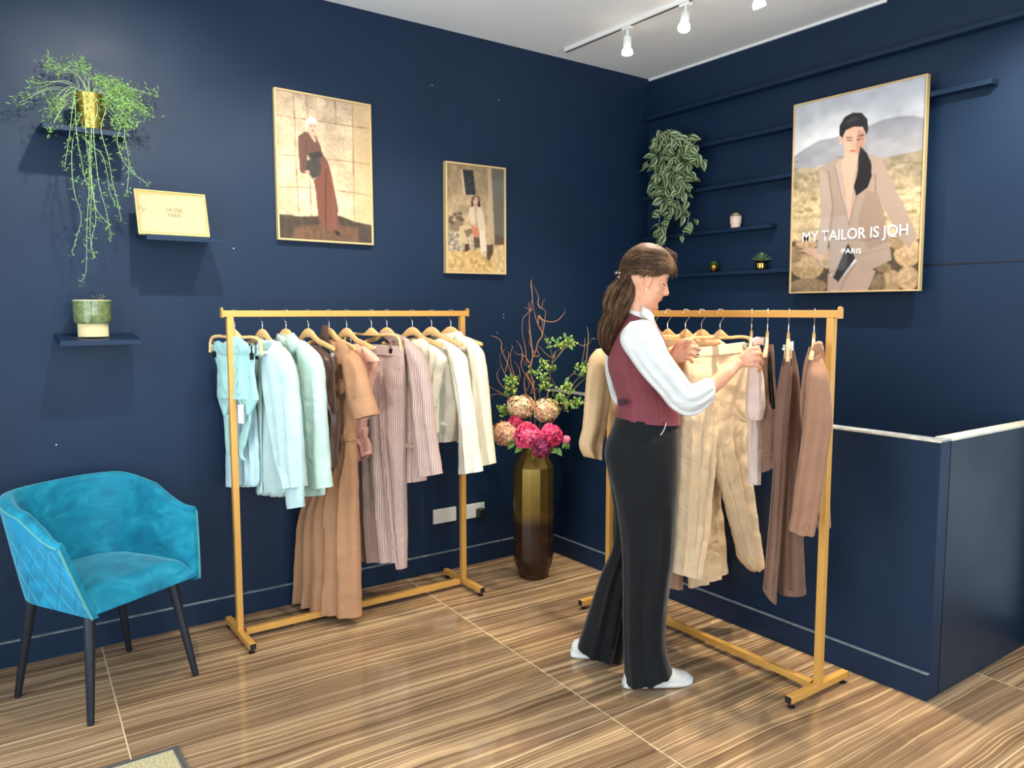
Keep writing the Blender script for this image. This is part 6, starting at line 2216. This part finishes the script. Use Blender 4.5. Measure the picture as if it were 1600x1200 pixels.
# hair
def hair_mat(name='brown_hair', k=1.0):
    t = NT(name)
    uv = t.n('ShaderNodeTexCoord').outputs['UV']
    m = t.n('ShaderNodeMapping')
    m.inputs['Scale'].default_value = (90, 3, 1)
    t.l(uv, m.inputs[0])
    oc = t.coord()
    v = t.math('ADD', t.math('MULTIPLY', t.noise(m.outputs[0], 1.0, 3), .55), t.math('MULTIPLY', t.noise(oc, 26, 3), .45))
    t.color(t.ramp(v, [(.32, tuple(k * x for x in lin((48, 31, 20)))), (.5, tuple(k * x for x in lin((86, 60, 40)))), (.68, tuple(k * x for x in lin((128, 95, 64))))]))
    t.set(rough=.55, spec=.28)
    t.bump(t.noise(m.outputs[0], 1.0, 2), .6, .004)
    return t.mat


M_hair = [hair_mat(), hair_mat('dark_brown_hair', .5), hair_mat('light_brown_hair', 1.75)]
CAP = [(1001, 380, 1020, 380), (988, 386.5, 1036, 387), (979, 394, 1045, 394), (972, 403, 1051.5, 402), (968, 413, 1056, 411), (966.5, 422, 1057, 420), (967, 429, 1053, 427), (969, 431.5, 1036, 429.5)]
TAIL = [(967, 424, 998, 426, .01), (960, 438, 999, 442, .01), (950, 449, 997, 456, .012), (944, 462, 994, 467, .016), (941, 474, 986, 479, .02), (942, 487, 981, 491, .025), (936.5, 503, 974, 506, .03), (933, 520, 967, 521, .032), (936, 537, 960, 537, .03), (943, 549, 955, 549, .028), (949, 556, 953, 556, .026)]
hb = MB()
cloth_tube(hb, W, CAP, .078, n=48, m=30, seed=80, hem=True, power=1)
cloth_tube(hb, W, TAIL, (.075, .03), n=40, m=50, fold=(.006, 5), seed=81, hem=False, power=.9)
g8 = random.Random(4)
CAPR = [tuple(q) for q in catmull(CAP, 60)]


def strand(P, r, k=22):
    P = catmull(P, k)
    hb.mi = g8.choice([0, 0, 1, 1, 2])
    hb.tube(P, [max(.0003, r * math.sin(PI * (.12 + .84 * j / (k - 1)))) for j in range(k)], 6, flat=.6)


def cap_dn(x, y):
    k = min(range(len(CAPR)), key=lambda i: abs((CAPR[i][1] + CAPR[i][3]) / 2 - y))
    xl, _, xr, _, = CAPR[k]
    hw = (xr - xl) / 2
    u = (x - (xl + xr) / 2) / hw
    return min(.078, hw * .0026) * math.sqrt(max(0, 1 - u * u)) + .001


TOPX = [966, 967, 968, 972, 979, 988, 1001, 1010, 1020, 1036, 1045, 1051.5, 1056, 1058]
TOPY = [424, 420, 413, 403, 394, 386.5, 380.5, 379.5, 380.5, 387, 394, 402, 411, 418]
for i in range(230):                                          # combed back over the head from the forehead to the clip
    s_ = g8.random() ** 1.2
    x0, x1 = g8.uniform(1020, 1054), 968 + g8.uniform(-1, 8)
    if g8.random() < .3: x1 = g8.uniform(985, 1000)
    pts = []
    for t_ in np.linspace(0, 1, 9):
        x = x0 + (x1 - x0) * t_
        yt = float(np.interp(x, TOPX, TOPY))
        sb = s_ * (1 - .25 * t_) + .12 * t_
        y = yt + (429 - yt) * sb + .8 * math.sin(7 * t_ + i)
        pts.append(tuple(W(x, y, cap_dn(x, y) + .0012 + g8.uniform(-.0012, .0018))))
    strand(pts, g8.uniform(.0016, .0032))
for i in range(60):                                           # lower edge: soft locks from the temple back over the ear
    sx = g8.uniform(1012, 1050)
    sy = g8.uniform(410, 421)
    ex = sx - g8.uniform(14, 34)
    ey = g8.uniform(428, 434.5) if ex > 996 else g8.uniform(426, 431)
    pts = [tuple(W(x, y, cap_dn(x, min(y, 427)) + .002)) for x, y in ((sx, sy), (sx * .65 + ex * .35, sy + (ey - sy) * .45), (sx * .3 + ex * .7, sy + (ey - sy) * .8), (ex, ey))]
    strand(pts, g8.uniform(.0018, .0032))
for i in range(64):                                           # fringe
    sx, sy = 1026 + g8.uniform(-12, 18), 386 + g8.uniform(0, 10)
    d0 = g8.uniform(-.05, .054)
    back = 22 * (d0 / .062) ** 2
    ex = 1054.5 + g8.uniform(-7, 3.5) - back
    ey = 425 + g8.uniform(2, 13) * (1 if ex > 1046 else .6)
    pts = [tuple(W(sx, sy, d0 * .8)), tuple(W(sx + 14 - back * .5, sy + 8, d0)), tuple(W(max(ex, 1053 - back), (sy + ey) / 2 + 3, d0)), tuple(W(ex, ey, d0))]
    strand(pts, g8.uniform(.002, .0035))
TR = catmull([tuple(q) for q in TAIL], 60)
for i in range(130):                                          # the long part, in loose waves
    u = g8.uniform(-.97, .97)
    a, b_ = sorted((g8.uniform(0, .5), g8.uniform(.55, 1.0)))
    if g8.random() < .3: b_ = 1.0
    pts = []
    ph, wv = g8.uniform(0, 6), g8.uniform(.02, .09)
    for t_ in np.linspace(a, b_, 9):
        xl, yl, xr, yr, dn = TR[min(59, int(t_ * 59))]
        uu = max(-1.04, min(1.04, u + wv * math.sin(9 * t_ + ph)))
        x, y = (xl + xr) / 2 + (xr - xl) / 2 * uu, (yl + yr) / 2 + (yr - yl) / 2 * uu
        hw = (xr - xl) / 2 * .00248
        th_ = min(.075 - .045 * t_, hw * 1.05)
        pts.append(tuple(W(x, y, dn + th_ * math.sqrt(max(0, 1 - min(1, uu * uu))) + g8.uniform(-.002, .004))))
    strand(pts, g8.uniform(.002, .0042), 26)
for x0, y0, x1, y1 in ((958, 444, 945, 450), (950, 452, 941, 462), (947, 475, 939, 486), (940, 500, 931, 512), (1051, 396, 1059, 412), (1054, 402, 1060, 420)):
    strand([tuple(W(x0, y0, .02)), tuple(W((x0 + x1) / 2 - 1, (y0 + y1) / 2, .022)), tuple(W(x1, y1, .02))], .0016, 10)
hair = hb.build('hair', M_hair, person, sharp=80)
M_tort = plain('tortoiseshell', (70, 40, 30), .2, var=.5, scale=60)
cl = MB()
cl.tube([W(964, 424, .06), W(968, 431, .072), W(972, 438, .068)], .006, 8)
cl.ball(W(962, 427, .06), .007, n=10, m=8).ball(W(966, 425, .068), .006, n=10, m=8).ball(W(966.5, 433, .068), .006, n=10, m=8)
cl.build('hair_clip', M_tort, hair)
b_ = MB().ball(W(963.5, 426, .068), .004, n=8, m=6).ball(W(968, 426.5, .075), .0035, n=8, m=6).ball(W(967, 433, .076), .0035, n=8, m=6)
b_.build('clip_bead', M_chrome, hair)
p = H(.003, -.036, .079)
MB().ball(p, .0042, n=12, m=8).build('earring', plain('pearl_earring', (236, 226, 206), .2, metal=.2), person)
